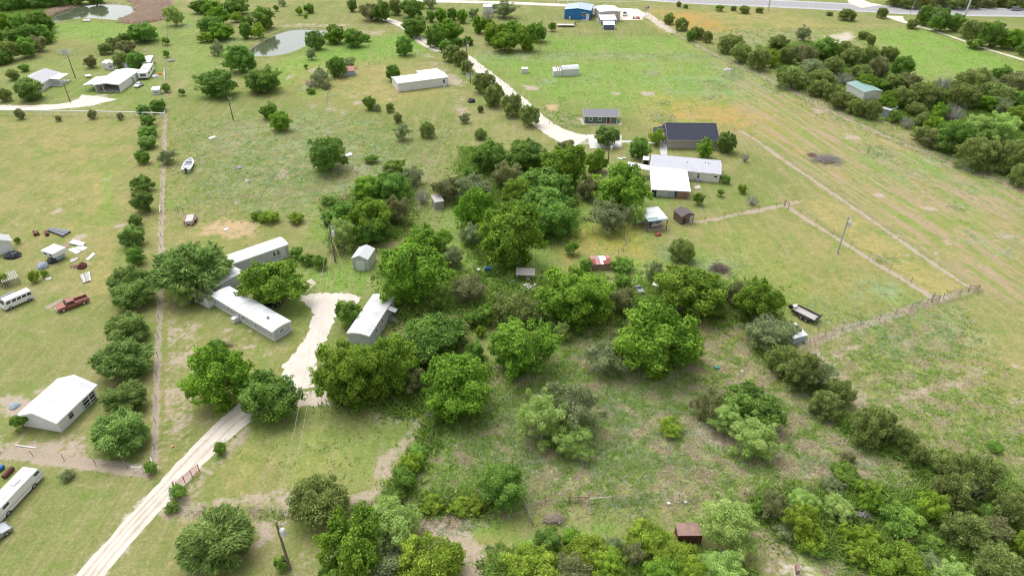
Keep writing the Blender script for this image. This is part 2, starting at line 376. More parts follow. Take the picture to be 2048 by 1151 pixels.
me.loops.add(F.size); me.loops.foreach_set('vertex_index', F.ravel().astype(np.int32))
me.polygons.add(len(F)); me.polygons.foreach_set('loop_start', np.arange(0, F.size, 4, dtype=np.int32)); me.polygons.foreach_set('loop_total', np.full(len(F), 4, np.int32))
me.update(calc_edges=True)
for an, chs in (('mask_a', ('soil','lush','dry','orange')), ('mask_b', ('rough','gravel','blue','mow')), ('mask_c', ('clay','reed','reed','reed'))):
    a = me.color_attributes.new(an, 'FLOAT_COLOR', 'POINT'); a.data.foreach_set('color', np.stack([CH[c] for c in chs], 1).ravel().astype(np.float32))

m_ground, t, b = newmat('ground_grass'); v = objco(t)
def attr(name):
    a = nd(t, 'ShaderNodeAttribute', attribute_name=name); s = nd(t, 'ShaderNodeSeparateColor'); t.links.new(a.outputs['Color'], s.inputs[0])
    return s.outputs[0], s.outputs[1], s.outputs[2], a.outputs['Alpha']
soil, lush, dry, orange = attr('mask_a'); rough, gravel, blue, mow = attr('mask_b'); clay, reed, _, _ = attr('mask_c')
n_big = noise(t, .035, 4, .6, v, .4); n_mid = noise(t, .22, 5, .62, v, .3); n_fine = noise(t, 1.4, 5, .65, v); n_micro = noise(t, 5.5, 4, .7, v)
def cut(mask, n, k=.9, lo=.42, hi=.62):                # patch edge broken up by noise
    s = mth(t, 'ADD', mask, mth(t, 'MULTIPLY', mth(t, 'SUBTRACT', n, .5), k)); return mapr(t, s, lo, hi, 0, 1, True)
n_f2 = noise(t, .75, 5, .7, v, .5); n_pat = mth(t, 'MULTIPLY', mth(t, 'ADD', mth(t, 'ADD', n_mid, n_f2), n_fine), .3333)
c = mixc(t, mapr(t, n_mid, .38, .62), (.215,.240,.078), (.300,.278,.125))
c = mixc(t, mapr(t, n_big, .40, .62), c, (.190,.230,.068))
c = mixc(t, mth(t, 'MULTIPLY', dry, mapr(t, n_pat, .40, .56)), c, (.40,.33,.125))
c = mixc(t, mth(t, 'MULTIPLY', lush, mapr(t, n_pat, .38, .53)), c, (.190,.345,.060))
c = mixc(t, mth(t, 'MULTIPLY', blue, mapr(t, n_mid, .46, .58)), c, (.25,.37,.19))
c = mixc(t, mth(t, 'MULTIPLY', orange, mapr(t, n_pat, .42, .56)), c, (.50,.26,.06))
# mowing swathes running along the fence of the right pasture
mp = nd(t, 'ShaderNodeMapping'); pa, pb = P(1581,330), P(1861,523); ang = math.atan2(pb.y - pa.y, pb.x - pa.x)
mp.vector_type = 'POINT'; mp.inputs['Rotation'].default_value = (0, 0, -ang); mp.inputs['Scale'].default_value = (1, 1, 1); t.links.new(v, mp.inputs[0])
mp2 = nd(t, 'ShaderNodeMapping'); mp2.inputs['Scale'].default_value = (.05, .85, 1); t.links.new(mp.outputs[0], mp2.inputs[0])
n_st = noise(t, 1.0, 3, .6, mp2.outputs[0], .2)
c = mixc(t, mth(t, 'MULTIPLY', mow, mapr(t, n_st, .47, .56, 0, 1)), c, (.38,.29,.19))
c = mixc(t, mth(t, 'MULTIPLY', mow, mapr(t, n_st, .46, .38, 0, .7)), c, (.20,.31,.07))
mp3 = nd(t, 'ShaderNodeMapping'); mp3.inputs['Scale'].default_value = (.9, .05, 1); t.links.new(v, mp3.inputs[0])
c = mixc(t, mapr(t, noise(t, 1.0, 3, .6, mp3.outputs[0], .3), .5, .64, 0, .4), c, (.36,.30,.17))
n_pink = noise(t, .11, 6, .72, v, .8)
c = mixc(t, mapr(t, n_pink, .54, .68, 0, .45), c, (.32,.265,.15))
c = mixc(t, mapr(t, n_pink, .47, .34, 0, .55), c, (.17,.27,.055))
# blades and tufts: fine light-dark grain of the turf itself
n_mic2 = noise(t, 2.6, 5, .75, v)
c = mixc(t, mapr(t, n_micro, .42, .66, .0, 1), c, (.76,.78,.70), 'MULTIPLY')
c = mixc(t, mapr(t, n_mic2, .50, .68, .0, 1), c, (.74,.80,.70), 'MULTIPLY')
c = mixc(t, mapr(t, n_mic2, .48, .34, 0, 1), c, (1.28,1.24,1.28), 'MULTIPLY')
c = mixc(t, mapr(t, n_f2, .53, .68, 0, 1), c, (1.22,1.12,1.28), 'MULTIPLY')
c = mixc(t, mapr(t, n_f2, .47, .34, 0, 1), c, (.82,.96,.74), 'MULTIPLY')
# rough growth: straw, dead stems, green clumps
vr = nd(t, 'ShaderNodeTexVoronoi'); vr.inputs['Scale'].default_value = 1.3; t.links.new(v, vr.inputs['Vector'])
rcol = mixc(t, mapr(t, n_fine, .40, .56), (.42,.36,.245), (.26,.39,.09))
rcol = mixc(t, mapr(t, n_mid, .55, .68, 0, .7), rcol, (.43,.35,.28))
rcol = mixc(t, mapr(t, vr.outputs['Distance'], .0, .45, .5, 0), rcol, (.15,.21,.06))
c = mixc(t, cut(rough, n_pat, 4.0, .25, .95), c, rcol)
c = mixc(t, mth(t, 'MULTIPLY', cut(clay, n_pat, 3.2, .35, .9), .85), c, (.50,.35,.22))
c = mixc(t, mth(t, 'MULTIPLY', cut(soil, n_pat, 4.0, .35, .85), .9), c, mixc(t, mapr(t, n_micro, .4, .65), (.48,.39,.32), (.34,.27,.205)))
c = mixc(t, cut(gravel, n_pat, 3.5, .50, .95), c, mixc(t, mapr(t, n_micro, .4, .65), (.58,.52,.44), (.42,.36,.29)))
c = mixc(t, cut(reed, n_pat, .6, .4, .6), c, (.36,.27,.20))
t.links.new(c, b.inputs['Base Color']); b.inputs['Roughness'].default_value = .95; b.inputs['Specular IOR Level'].default_value = .1
bp = nd(t, 'ShaderNodeBump'); bp.inputs['Distance'].default_value = .12; bp.inputs['Strength'].default_value = .8
hgt = mth(t, 'ADD', mth(t, 'MULTIPLY', n_micro, .6), mth(t, 'MULTIPLY', n_fine, mth(t, 'ADD', mth(t, 'MULTIPLY', rough, 1.6), .5)))
t.links.new(hgt, bp.inputs['Height']); t.links.new(bp.outputs[0], b.inputs['Normal'])
me.materials.append(m_ground)
g = link('ground', me, kind='structure')
for p in me.polygons: pass
me.polygons.foreach_set('use_smooth', np.ones(len(F), bool))
# land beyond the detailed sheet, butted against its edges, out to the horizon
x0, x1, y0, y1 = float(GX[0]), float(GX[-1]), float(GY[0]), float(GY[-1]); B = 5000
far = MB(); q = lambda a, b_, c_, d: far.add([(a, b_, 0), (c_, b_, 0), (c_, d, 0), (a, d, 0)], [(0,1,2,3)])
q(-B, -B, B, y0); q(-B, y1, B, B); q(-B, y0, x0, y1); q(x1, y0, B, y1)
far.build('ground_beyond', m_ground, kind='structure')

# ---------------------------------------------------------------- roads, tracks, pads
def resample(pts, step):
    out = []
    for a, b_ in zip(pts[:-1], pts[1:]):
        L = math.dist(a[:2], b_[:2]); n = max(1, int(L / step))
        out += [tuple(a[k] + (b_[k] - a[k]) * i / n for k in range(len(a))) for i in range(n)]
    return out + [tuple(pts[-1])]
def ribbon(name, pts, mat, z, jit=.25, step=.7, wdef=None, off=0.0, lift=0):
    q = [(*P(p[0], p[1])[:2], (p[2] if len(p) > 2 else wdef)) for p in pts]; q = resample(q, step)
    # ease corners
    for _ in range(6): q = [q[0]] + [tuple((q[i-1][k] + 2*q[i][k] + q[i+1][k]) / 4 for k in range(3)) for i in range(1, len(q)-1)] + [q[-1]]
    vs, fs = [], []; jl = jr = 0
    for i, p in enumerate(q):
        a = q[max(0, i-1)]; c_ = q[min(len(q)-1, i+1)]; d = Vector((c_[0]-a[0], c_[1]-a[1], 0)).normalized(); n_ = Vector((-d.y, d.x, 0))
        jl = .6 * jl + random.uniform(-jit, jit); jr = .6 * jr + random.uniform(-jit, jit)
        o = Vector((p[0], p[1], z)) + n_ * off; w = p[2] / 2
        vs += [o + n_ * (w + jl), o - n_ * (w + jr)]
        if i: fs.append((2*i-2, 2*i-1, 2*i+1, 2*i))
    mb = MB(); mb.add(vs, fs); return mb.build(name, mat, kind='structure')
from mathutils.geometry import tessellate_polygon
def sheet(name, pts, mat, z, jit=.2, step=.6, world=False):
    q = [(*P(*p)[:2],) for p in pts] if not world else pts; q = resample(q + [q[0]], step)[:-1]
    q = [Vector((x + random.uniform(-jit, jit), y + random.uniform(-jit, jit), z)) for x, y in q]
    tr = tessellate_polygon([q]); mb = MB(); mb.add(q, [tuple(f) for f in tr]); return mb.build(name, mat, kind='structure')
def gravelmat(name, a, b_, c_):
    m, t, b = newmat(name); v = objco(t); n1 = noise(t, .5, 5, .65, v); n2 = noise(t, 7, 4, .7, v)
    cc = mixc(t, mapr(t, n1, .35, .7), a, b_); cc = mixc(t, mapr(t, n2, .5, .75, 0, .6), cc, c_)
    t.links.new(cc, b.inputs['Base Color']); b.inputs['Roughness'].default_value = .95; b.inputs['Specular IOR Level'].default_value = .1
    bp = nd(t, 'ShaderNodeBump'); bp.inputs['Distance'].default_value = .05; t.links.new(n2, bp.inputs['Height']); t.links.new(bp.outputs[0], b.inputs['Normal'])
    return m
m_gravel = gravelmat('pale_gravel', (.70,.64,.57), (.58,.52,.45), (.44,.38,.32))
m_gravel2 = gravelmat('worn_gravel', (.62,.54,.46), (.46,.38,.30), (.32,.27,.2))
m_worn = gravelmat('worn_grass', (.30,.28,.15), (.38,.31,.22), (.22,.24,.09))
m_conc = gravelmat('concrete', (.62,.61,.59), (.54,.53,.51), (.46,.45,.43))
m_asph = gravelmat('asphalt', (.36,.355,.37), (.30,.295,.31), (.24,.235,.25))
m_should = gravelmat('asphalt_shoulder', (.47,.46,.46), (.42,.41,.41), (.34,.33,.33))
m_paintw = M('white_road_paint', (.75,.75,.73), .6, var=.2); m_painty = M('yellow_road_paint', (.62,.44,.08), .6, var=.2)
ribbon('gravel_driveway', DRIVE, m_gravel, .008, .12)
ribbon('driveway_centre_strip', [(172,1160,.2),(210,1114,.16),(250,1066,.24),(290,1022,.2),(330,980,.3),(352,957,.1)], m_gravel2, .016, .07, .4)
for sgn in (-.62, .62): ribbon('wheel_rut', [(p[0], p[1], .34) for p in DRIVE], m_gravel2, .013, .07, .5, None, sgn)
sheet('gravel_yard', PAD, m_gravel, .018, .30, .45); sheet('gravel_yard_front', PAD2, m_gravel2, .024, .22, .45)
sheet('gravel_path', [(600,572),(622,556),(632,566),(612,585)], m_gravel2, .008, .1)
ribbon('gravel_track', TRACK, m_gravel, .008, .22)
ribbon('track_centre_strip', [(p[0], p[1], .5) for p in TRACK[1:5]], m_worn, .016, .2, .5)
sheet('concrete_apron', APRON, m_conc, .020, 0.0); ribbon('walkway', WALK, m_conc, .012, 0); ribbon('walkway_front', WALK2, m_conc, .020, 0)
ribbon('gravel_road', TOPROAD, m_gravel, .008, .15); sheet('gravel_parking', TOPPAD, m_gravel, .014, .25); ribbon('side_track', SIDETRACK, m_gravel2, .008, .3)
ribbon('house_drive', LEFTDRIVE, m_gravel, .008, .25)
ribbon('highway_shoulder', HIGHWAY, m_should, .004, 0, 4, 15.5); ribbon('highway', HIGHWAY, m_asph, .010, 0, 4, 11.5)
for off, w, mt, z in ((5.1, .18, m_paintw, .015), (-5.1, .18, m_paintw, .015), (.17, .13, m_painty, .015), (-.17, .13, m_painty, .015)):
    ribbon('road_marking', HIGHWAY, mt, z, 0, 4, w, off)
ribbon('side_entrance', HWDRIVE, m_gravel, .018, .3); ribbon('farm_path', HEDGE_ROAD, m_gravel, .018, .12, 1.0)
line_m = M('tan_soil', (.40,.33,.25), .95, var=.3, scale=.6)

# ---------------------------------------------------------------- water
m_water, t, b = newmat('pond_water'); v = objco(t)
b.inputs['Base Color'].default_value = (.10,.12,.075,1); b.inputs['Roughness'].default_value = .06; b.inputs['Specular IOR Level'].default_value = .9; b.inputs['IOR'].default_value = 1.6
bp = nd(t, 'ShaderNodeBump'); bp.inputs['Distance'].default_value = .01; bp.inputs['Strength'].default_value = .35
t.links.new(noise(t, 2.2, 3, .6, v), bp.inputs['Height']); t.links.new(bp.outputs[0], b.inputs['Normal'])
def water(name, pond):
    q = Pn(pond); c_ = q.mean(0); q = c_ + (q - c_) * 1.012
    return sheet(name, [tuple(p) for p in q], m_water, -.22, 0, 1.2, True)
water('pond_water', POND2); water('far_pond_water', POND1)

# ---------------------------------------------------------------- tufts standing on the ground
cell = np.gradient(GX)[None, :] * np.gradient(GY)[:, None]; cell = cell.ravel()
def leafmat(name, ca, cb, trans=.25, rough=.7):
    m, t, b = newmat(name); a = nd(t, 'ShaderNodeAttribute', attribute_name='tint'); oi = nd(t, 'ShaderNodeObjectInfo')
    cc = mixc(t, a.outputs['Fac'], ca, cb)
    hsv = nd(t, 'ShaderNodeHueSaturation'); t.links.new(cc, hsv.inputs['Color'])
    t.links.new(mapr(t, oi.outputs['Random'], 0, 1, .493, .509), hsv.inputs['Hue']); t.links.new(mapr(t, oi.outputs['Random'], 0, 1, .88, 1.15), hsv.inputs['Value'])
    t.links.new(hsv.outputs[0], b.inputs['Base Color']); b.inputs['Roughness'].default_value = rough; b.inputs['Specular IOR Level'].default_value = .25
    tr = nd(t, 'ShaderNodeBsdfTranslucent'); t.links.new(hsv.outputs[0], tr.inputs['Color'])
    mx = nd(t, 'ShaderNodeMixShader'); mx.inputs[0].default_value = trans
    t.links.new(b.outputs[0], mx.inputs[1]); t.links.new(tr.outputs[0], mx.inputs[2])
    o = [n for n in t.nodes if n.type == 'OUTPUT_MATERIAL'][0]; t.links.new(mx.outputs[0], o.inputs[0])
    return m
def tris_object(name, V3, tint, mat, kind=None, parent=None):
    n = len(V3) // 3; me = bpy.data.meshes.new(name)
    me.vertices.add(len(V3)); me.vertices.foreach_set('co', V3.astype(np.float32).ravel())
    me.loops.add(len(V3)); me.loops.foreach_set('vertex_index', np.arange(len(V3), dtype=np.int32))
    me.polygons.add(n); me.polygons.foreach_set('loop_start', np.arange(0, len(V3), 3, dtype=np.int32)); me.polygons.foreach_set('loop_total', np.full(n, 3, np.int32))
    me.update(calc_edges=True)
    a = me.attributes.new('tint', 'FLOAT', 'FACE'); a.data.foreach_set('value', tint.astype(np.float32))
    me.materials.append(mat); return link(name, me, parent, kind=kind)
def tufts(name, weight, n, h, mat, blades=4, spread=.16, label=None):
    w = np.clip(weight, 0, None) * cell; dpt = YY.ravel() * cp + CAM_H * sp
    w = w / dpt ** 1.2; w /= w.sum(); pick = rng.choice(len(w), n, p=w)
    c = PXY[pick] + rng.uniform(-.35, .35, (n, 2)); hh = h * rng.uniform(.45, 1.25, n)
    V_ = np.zeros((n, blades, 3, 3)); 
    a = rng.uniform(0, 2*np.pi, (n, blades)); off = rng.normal(0, spread, (n, blades, 2)); w2 = (.03 + .05 * rng.random((n, blades))) * (h / .3)
    bx = c[:, None, 0] + off[..., 0]; by = c[:, None, 1] + off[..., 1]
    V_[..., 0, 0] = bx - np.cos(a) * w2; V_[..., 0, 1] = by - np.sin(a) * w2
    V_[..., 1, 0] = bx + np.cos(a) * w2; V_[..., 1, 1] = by + np.sin(a) * w2
    lean = rng.normal(0, .8, (n, blades, 2)) * hh[:, None, None]
    V_[..., 2, 0] = bx + lean[..., 0]; V_[..., 2, 1] = by + lean[..., 1]; V_[..., 2, 2] = hh[:, None] * rng.uniform(.6, 1.1, (n, blades))
    tint = np.repeat(np.clip(rng.normal(.5, .3, n), 0, 1), blades)
    o = tris_object(name, V_.reshape(-1, 3), tint, mat, 'stuff'); o['label'] = label; return o
m_tg = leafmat('weed_leaf', (.20,.33,.05), (.42,.58,.14), .5); m_ts = leafmat('straw', (.50,.42,.31), (.72,.62,.50), .5); m_tb = leafmat('grey_weed', (.38,.46,.28), (.58,.62,.48), .5)
lawn = (1 - np.clip(CH['gravel'] * 2, 0, 1)) * (H > -.05)
patch = (np.sin(PXY[:, 0] * .9 + np.sin(PXY[:, 1] * .7) * 2) * np.sin(PXY[:, 1] * .8 + np.sin(PXY[:, 0] * .5) * 2) > -.1)
tufts('green_weeds', (CH['rough'] * (CH['soil'] < .5) * patch + .06 * CH['lush']) * lawn, 42000, .34, m_tg, label='green weed clumps in the unmown field')
tufts('dead_straw', CH['rough'] * lawn * (.25 + (~patch)), 42000, .30, m_ts, label='flattened tan dead stalks in the unmown field')
tufts('grey_weeds', (CH['blue'] * CH['rough'] + .25 * CH['blue'] + .1 * CH['rough']) * lawn * patch, 16000, .32, m_tb, label='grey green weed clumps in the pastures')
tufts('grass_tufts', (.25 + CH['lush'] + .5 * CH['dry']) * (1 - np.clip(CH['rough'], 0, 1)) * (1 - np.clip(CH['soil'], 0, 1)) * lawn, 40000, .14, m_tg, 3, .12, label='short grass tufts in the mown pastures')
und = np.zeros(NX * NY, np.float32)
def uarea(pts, s=1.0, f=2.0):
    q = Pn(pts); idx = near(q, f); und[idx] = np.maximum(und[idx], s * np.clip(.5 - poly_sd(PXY[idx], q) / (2 * f), 0, 1))
uarea([(1520,95),(1620,85),(1700,100),(1800,120),(1780,160),(1720,220),(1600,175)]); uarea([(1760,170),(2070,165),(2070,370),(1990,330),(1880,270),(1780,240)])
uarea([(1520,1000),(1640,990),(1860,1000),(2060,1000),(2060,1170),(1880,1170),(1720,1120),(1640,1060),(1560,1060)]); uarea([(1850,930),(1960,930),(2060,1010),(2060,1160),(1900,1100)])
uarea([(1000,1125),(1250,1125),(1400,1125),(1480,1160),(1000,1190)]); uarea([(-20,10),(110,10),(100,85),(-20,120)]); uarea([(930,300),(1140,320),(1140,470),(960,520),(920,400)], 1.0); uarea([(780,560),(1000,540),(1100,570),(1300,560),(1540,580),(1540,650),(1400,640),(1200,650),(1060,640),(900,650),(780,640)], .45, 3)
uarea([(660,400),(820,380),(810,470),(680,490)], .6); uarea([(640,740),(960,740),(960,830),(650,805)], .8)
for ln in ([(850,1008),(900,1006),(970,1004)], [(1530,700),(1640,790),(1700,850),(1850,940),(1960,1020)], [(870,840),(850,900),(810,960),(790,1000)]):
    q = Pn(ln); idx = near(q, 2); d_ = np.full(len(idx), 9.0)
    for i in range(len(q) - 1): d_ = np.minimum(d_, seg_dist(PXY[idx], q[i], q[i+1]))
    und[idx] = np.maximum(und[idx], np.clip(1.4 - d_, 0, 1))
m_un = leafmat('undergrowth_leaf', (.13,.22,.035), (.36,.50,.11), .45)
tufts('undergrowth', und * (patch * .8 + .2) * lawn, 36000, .8, m_un, 7, .45, label='low leafy undergrowth between the thicket trees')
m_reed = leafmat('reed', (.42,.31,.24), (.58,.46,.38), .15)
tufts('reed_bed', CH['reed'], 11000, .8, m_reed, 4, .35, label='dry pinkish reed bed round the far pond')
# ---------------------------------------------------------------- trees and shrubs
def unit(v): return v / np.maximum(np.linalg.norm(v, axis=-1, keepdims=True), 1e-6)
def crown_mesh(name, mat, seed, n=9000, lobes=26, lr=(.26,.42), leaf=.055, elong=1.5, radial=0.0, flat=.75, bottom=-.75, up=.25, spike=0.0, ragged=.16):
    r_ = np.random.default_rng(seed)
    d = unit(r_.normal(size=(lobes * 3, 3))); d[:, 2] = d[:, 2] * .9 + up; d = unit(d); d = d[d[:, 2] > bottom][:lobes]; k = len(d)
    L = r_.uniform(lr[0], lr[1], k) * (1 + .35 * spike * r_.random(k))
    c = d * (np.clip(1 - L * .85, .2, 1) * (1 + r_.normal(0, ragged, k)))[:, None] * r_.uniform(.82, 1.0, (k, 1))
    core = max(4, k // 5); c = np.concatenate([c, unit(r_.normal(size=(core, 3))) * .3]); L = np.concatenate([L, r_.uniform(.35, .5, core)]); k = len(c)
    lt = r_.normal(0, .20, k)
    p = L ** 2; p[-core:] *= .35; p /= p.sum(); w = r_.choice(k, n, p=p)
    dir_ = unit(r_.normal(size=(n, 3)) + unit(c[w]) * .55); rad = L[w] * r_.random(n) ** .18
    pos = c[w] + dir_ * rad[:, None] * np.array([1, 1, flat + .25 + spike * .6]); pos += r_.normal(0, .018, (n, 3))
    ns = int(n * .10); sw = r_.integers(0, max(1, k - core), 60); spd = unit(c[sw] + r_.normal(0, .45, (60, 3))); pk = r_.integers(0, 60, ns)
    pos[:ns] = c[sw][pk] + spd[pk] * (L[sw][pk] * r_.uniform(.9, 1.45, ns))[:, None] + r_.normal(0, .035, (ns, 3))
    pos[:, 2] = np.maximum(pos[:, 2], -1 + .06 * r_.random(n)); out = unit(pos)
    nr = unit(dir_ * .8 + out * .35 + np.array([0, 0, .25]) + r_.normal(0, .55, (n, 3)))
    t1 = unit(np.cross(nr, r_.normal(size=(n, 3))))
    if radial: t1 = unit(t1 * (1 - radial) + (out + np.array([0, 0, spike])) * radial); nr = unit(nr - (nr * t1).sum(1, keepdims=True) * t1 * .85)
    t2 = unit(np.cross(nr, t1)); s = leaf * r_.uniform(.55, 1.35, n)
    a = t1 * (s * elong)[:, None]; b_ = t2 * (s * .62)[:, None]; bend = nr * (s * .25)[:, None]
    q = np.stack([pos - a, pos + b_ + bend, pos + a, pos - a, pos + a, pos - b_ + bend], 1)
    q[:, [1, 2]] = q[:, [1, 2]]
    tint = np.clip(.40 + 1.1 * lt[w] + r_.normal(0, .36, n), 0, 1)
    me = bpy.data.meshes.new(name); V3 = q.reshape(-1, 3); nf = 2 * n
    me.vertices.add(len(V3)); me.vertices.foreach_set('co', V3.astype(np.float32).ravel())
    me.loops.add(len(V3)); me.loops.foreach_set('vertex_index', np.arange(len(V3), dtype=np.int32))
    me.polygons.add(nf); me.polygons.foreach_set('loop_start', np.arange(0, len(V3), 3, dtype=np.int32)); me.polygons.foreach_set('loop_total', np.full(nf, 3, np.int32))
    me.update(calc_edges=True); at_ = me.attributes.new('tint', 'FLOAT', 'FACE'); at_.data.foreach_set('value', np.repeat(tint, 2).astype(np.float32))
    me.materials.append(mat); return me, c[:k - core], L
def trunk_mesh(name, mat, seed, lobes_c, gap, thick=.05, stems=1, limbs=9, twigs=0, reach=.9):
    r_ = random.Random(seed); mb = MB(); ctr = 1 + gap
    for s_ in range(stems):
        a = r_.uniform(0, 6.28); off = Vector((math.cos(a), math.sin(a), 0)) * (.10 if stems > 1 else .02)
        base = off * .6 + Vector((0, 0, -.03)); fork = off * 2.2 + Vector((0, 0, gap + r_.uniform(.35, .6)))
        mb.tube(base, (base + fork) / 2 + Vector((r_.uniform(-.03,.03), r_.uniform(-.03,.03), 0)), thick * 1.25, thick, 7)
        mb.tube((base + fork) / 2, fork, thick, thick * .75, 7)
        for k in range(limbs // stems + 1):
            c = Vector(lobes_c[r_.randrange(len(lobes_c))]) * reach + Vector((0, 0, ctr)); mid = fork.lerp(c, .5) + Vector((r_.uniform(-.1,.1), r_.uniform(-.1,.1), -.05))
            mb.tube(fork, mid, thick * .5, thick * .33, 5); mb.tube(mid, c, thick * .33, thick * .12, 4)
            for j in range(2):
                e = c + Vector((r_.uniform(-.25,.25), r_.uniform(-.25,.25), r_.uniform(-.05,.3))); mb.tube(mid.lerp(c, .6), e, thick * .15, thick * .06, 3)
    for k in range(twigs):
        d = Vector((r_.gauss(0, 1), r_.gauss(0, 1), abs(r_.gauss(0, .9)) + .1)).normalized(); p0 = Vector((d.x * .15, d.y * .15, .05 + r_.random() * .3)); p1 = Vector((d.x * .6, d.y * .6, (ctr - .1) * (.3 + d.z)))
        e = Vector((d.x * r_.uniform(.8, 1.02), d.y * r_.uniform(.8, 1.02), ctr + d.z * r_.uniform(.5, 1))); mb.tube(p0, p1, thick * .3, thick * .2, 3)
        for j in range(3):
            mb.tube(p1, e + Vector((r_.uniform(-.2,.2), r_.uniform(-.2,.2), r_.uniform(-.2,.12))), thick * .17, thick * .06, 3)
    return mb.mesh(name, mat)
m_bark = M('bark', (.17,.14,.11), .95, var=.4, scale=6, bump=.03); m_bark_pale = M('pale_bark', (.36,.33,.30), .95, var=.35, scale=6, bump=.03)
m_dead = M('dead_branch', (.42,.38,.37), .95, var=.3, scale=6); m_bark_d = M('dark_bark', (.10,.08,.065), .95, var=.4, scale=6)
LM = {'B': leafmat('bright_leaf', (.105,.225,.018), (.440,.640,.085), .48), 'D': leafmat('deep_green_leaf', (.100,.210,.034), (.375,.580,.115), .48),
      'O': leafmat('oak_leaf', (.130,.240,.050), (.490,.645,.205), .5), 'J': leafmat('juniper_needle', (.135,.185,.048), (.520,.610,.200), .45, .85),
      'G': leafmat('mesquite_leaf', (.175,.245,.090), (.500,.570,.300), .45), 'L': leafmat('lime_leaf', (.150,.260,.020), (.560,.700,.100), .45),
      'S': leafmat('shrub_leaf', (.095,.215,.026), (.410,.590,.110), .42), 'P': leafmat('pale_lime_leaf', (.270,.420,.085), (.680,.820,.310), .48),
      'K': leafmat('brown_juniper_needle', (.170,.185,.070), (.480,.500,.230), .45, .85), 'X': None}
# gap below the crown, crown arguments, trunk arguments
KP = {'B': (.0, dict(bottom=-.98, up=.10, n=17000, lobes=60, lr=(.14,.28), leaf=.036, elong=1.4, ragged=.13), dict(thick=.05, limbs=10)),
      'D': (-.03, dict(bottom=-.98, up=.08, n=15000, lobes=50, lr=(.15,.30), leaf=.035, elong=1.4, ragged=.12), dict(thick=.05, limbs=10)),
      'O': (-.04, dict(bottom=-.98, up=.12, n=15000, lobes=44, lr=(.17,.30), leaf=.033, elong=2.6, radial=.55, ragged=.05), dict(thick=.045, limbs=10)),
      'J': (-.12, dict(n=14000, lobes=60, lr=(.13,.25), leaf=.030, elong=2.0, radial=.5, spike=.35, ragged=.12), dict(thick=.045, limbs=8, twigs=6)),
      'K': (-.12, dict(n=7500, lobes=36, lr=(.16,.28), leaf=.036, elong=2.0, radial=.5, spike=.35, ragged=.14), dict(thick=.045, limbs=8, twigs=18)),
      'G': (.02, dict(n=9000, lobes=40, lr=(.12,.27), leaf=.030, elong=1.7, ragged=.2), dict(thick=.04, stems=3, limbs=12, twigs=22)),
      'P': (.02, dict(n=15000, lobes=54, lr=(.11,.25), leaf=.028, elong=1.5, ragged=.16), dict(thick=.04, stems=2, limbs=10, twigs=4)),
      'L': (-.02, dict(n=14000, lobes=60, lr=(.11,.24), leaf=.029, elong=1.8, radial=.3, spike=.2, ragged=.16), dict(thick=.04, stems=2, limbs=8, twigs=4)),
      'S': (-.06, dict(n=9500, lobes=34, lr=(.16,.32), leaf=.038, elong=1.5, ragged=.12), dict(thick=.04, stems=2, limbs=6)),
      'X': (-.05, None, dict(thick=.05, stems=3, limbs=10, twigs=75))}
NV = {'B': 5, 'D': 4, 'O': 3, 'J': 5, 'K': 2, 'G': 4, 'P': 3, 'L': 3, 'S': 3, 'X': 3}
NAME = {'B': ('broadleaf_tree','tree'), 'D': ('broadleaf_tree','tree'), 'O': ('oak_tree','tree'), 'J': ('juniper_tree','tree'), 'K': ('juniper_tree','tree'),
        'G': ('mesquite_tree','tree'), 'P': ('mesquite_tree','tree'), 'L': ('shrub','shrub'), 'S': ('shrub','shrub'), 'X': ('dead_shrub','shrub')}
DESC = {'B': 'bright green tree', 'D': 'deep green tree', 'O': 'round dark oak', 'J': 'dark olive juniper', 'K': 'brownish juniper', 'G': 'grey green mesquite',
        'P': 'pale lime mesquite', 'L': 'yellow green shrub', 'S': 'leafy green shrub', 'X': 'bare grey brush'}
VAR = {}
for ki, k in enumerate(KP):
    gap, ca, ta = KP[k]; VAR[k] = []
    for i in range(NV[k]):
        sd_ = 100 * ki + i
        if ca: cm, lc, _ = crown_mesh('crown', LM[k], sd_, **ca)
        else: cm = None; rr = np.random.default_rng(sd_); lc = unit(rr.normal(size=(20, 3))) * .75
        tm = trunk_mesh('trunk', {'G': m_bark_pale, 'X': m_dead, 'P': m_bark_pale, 'K': m_dead, 'J': m_bark_d}.get(k, m_bark), sd_ + 7, lc, gap, **ta)
        VAR[k].append((cm, tm))
cnt = {k: 0 for k in KP}; tr_rng = random.Random(3)
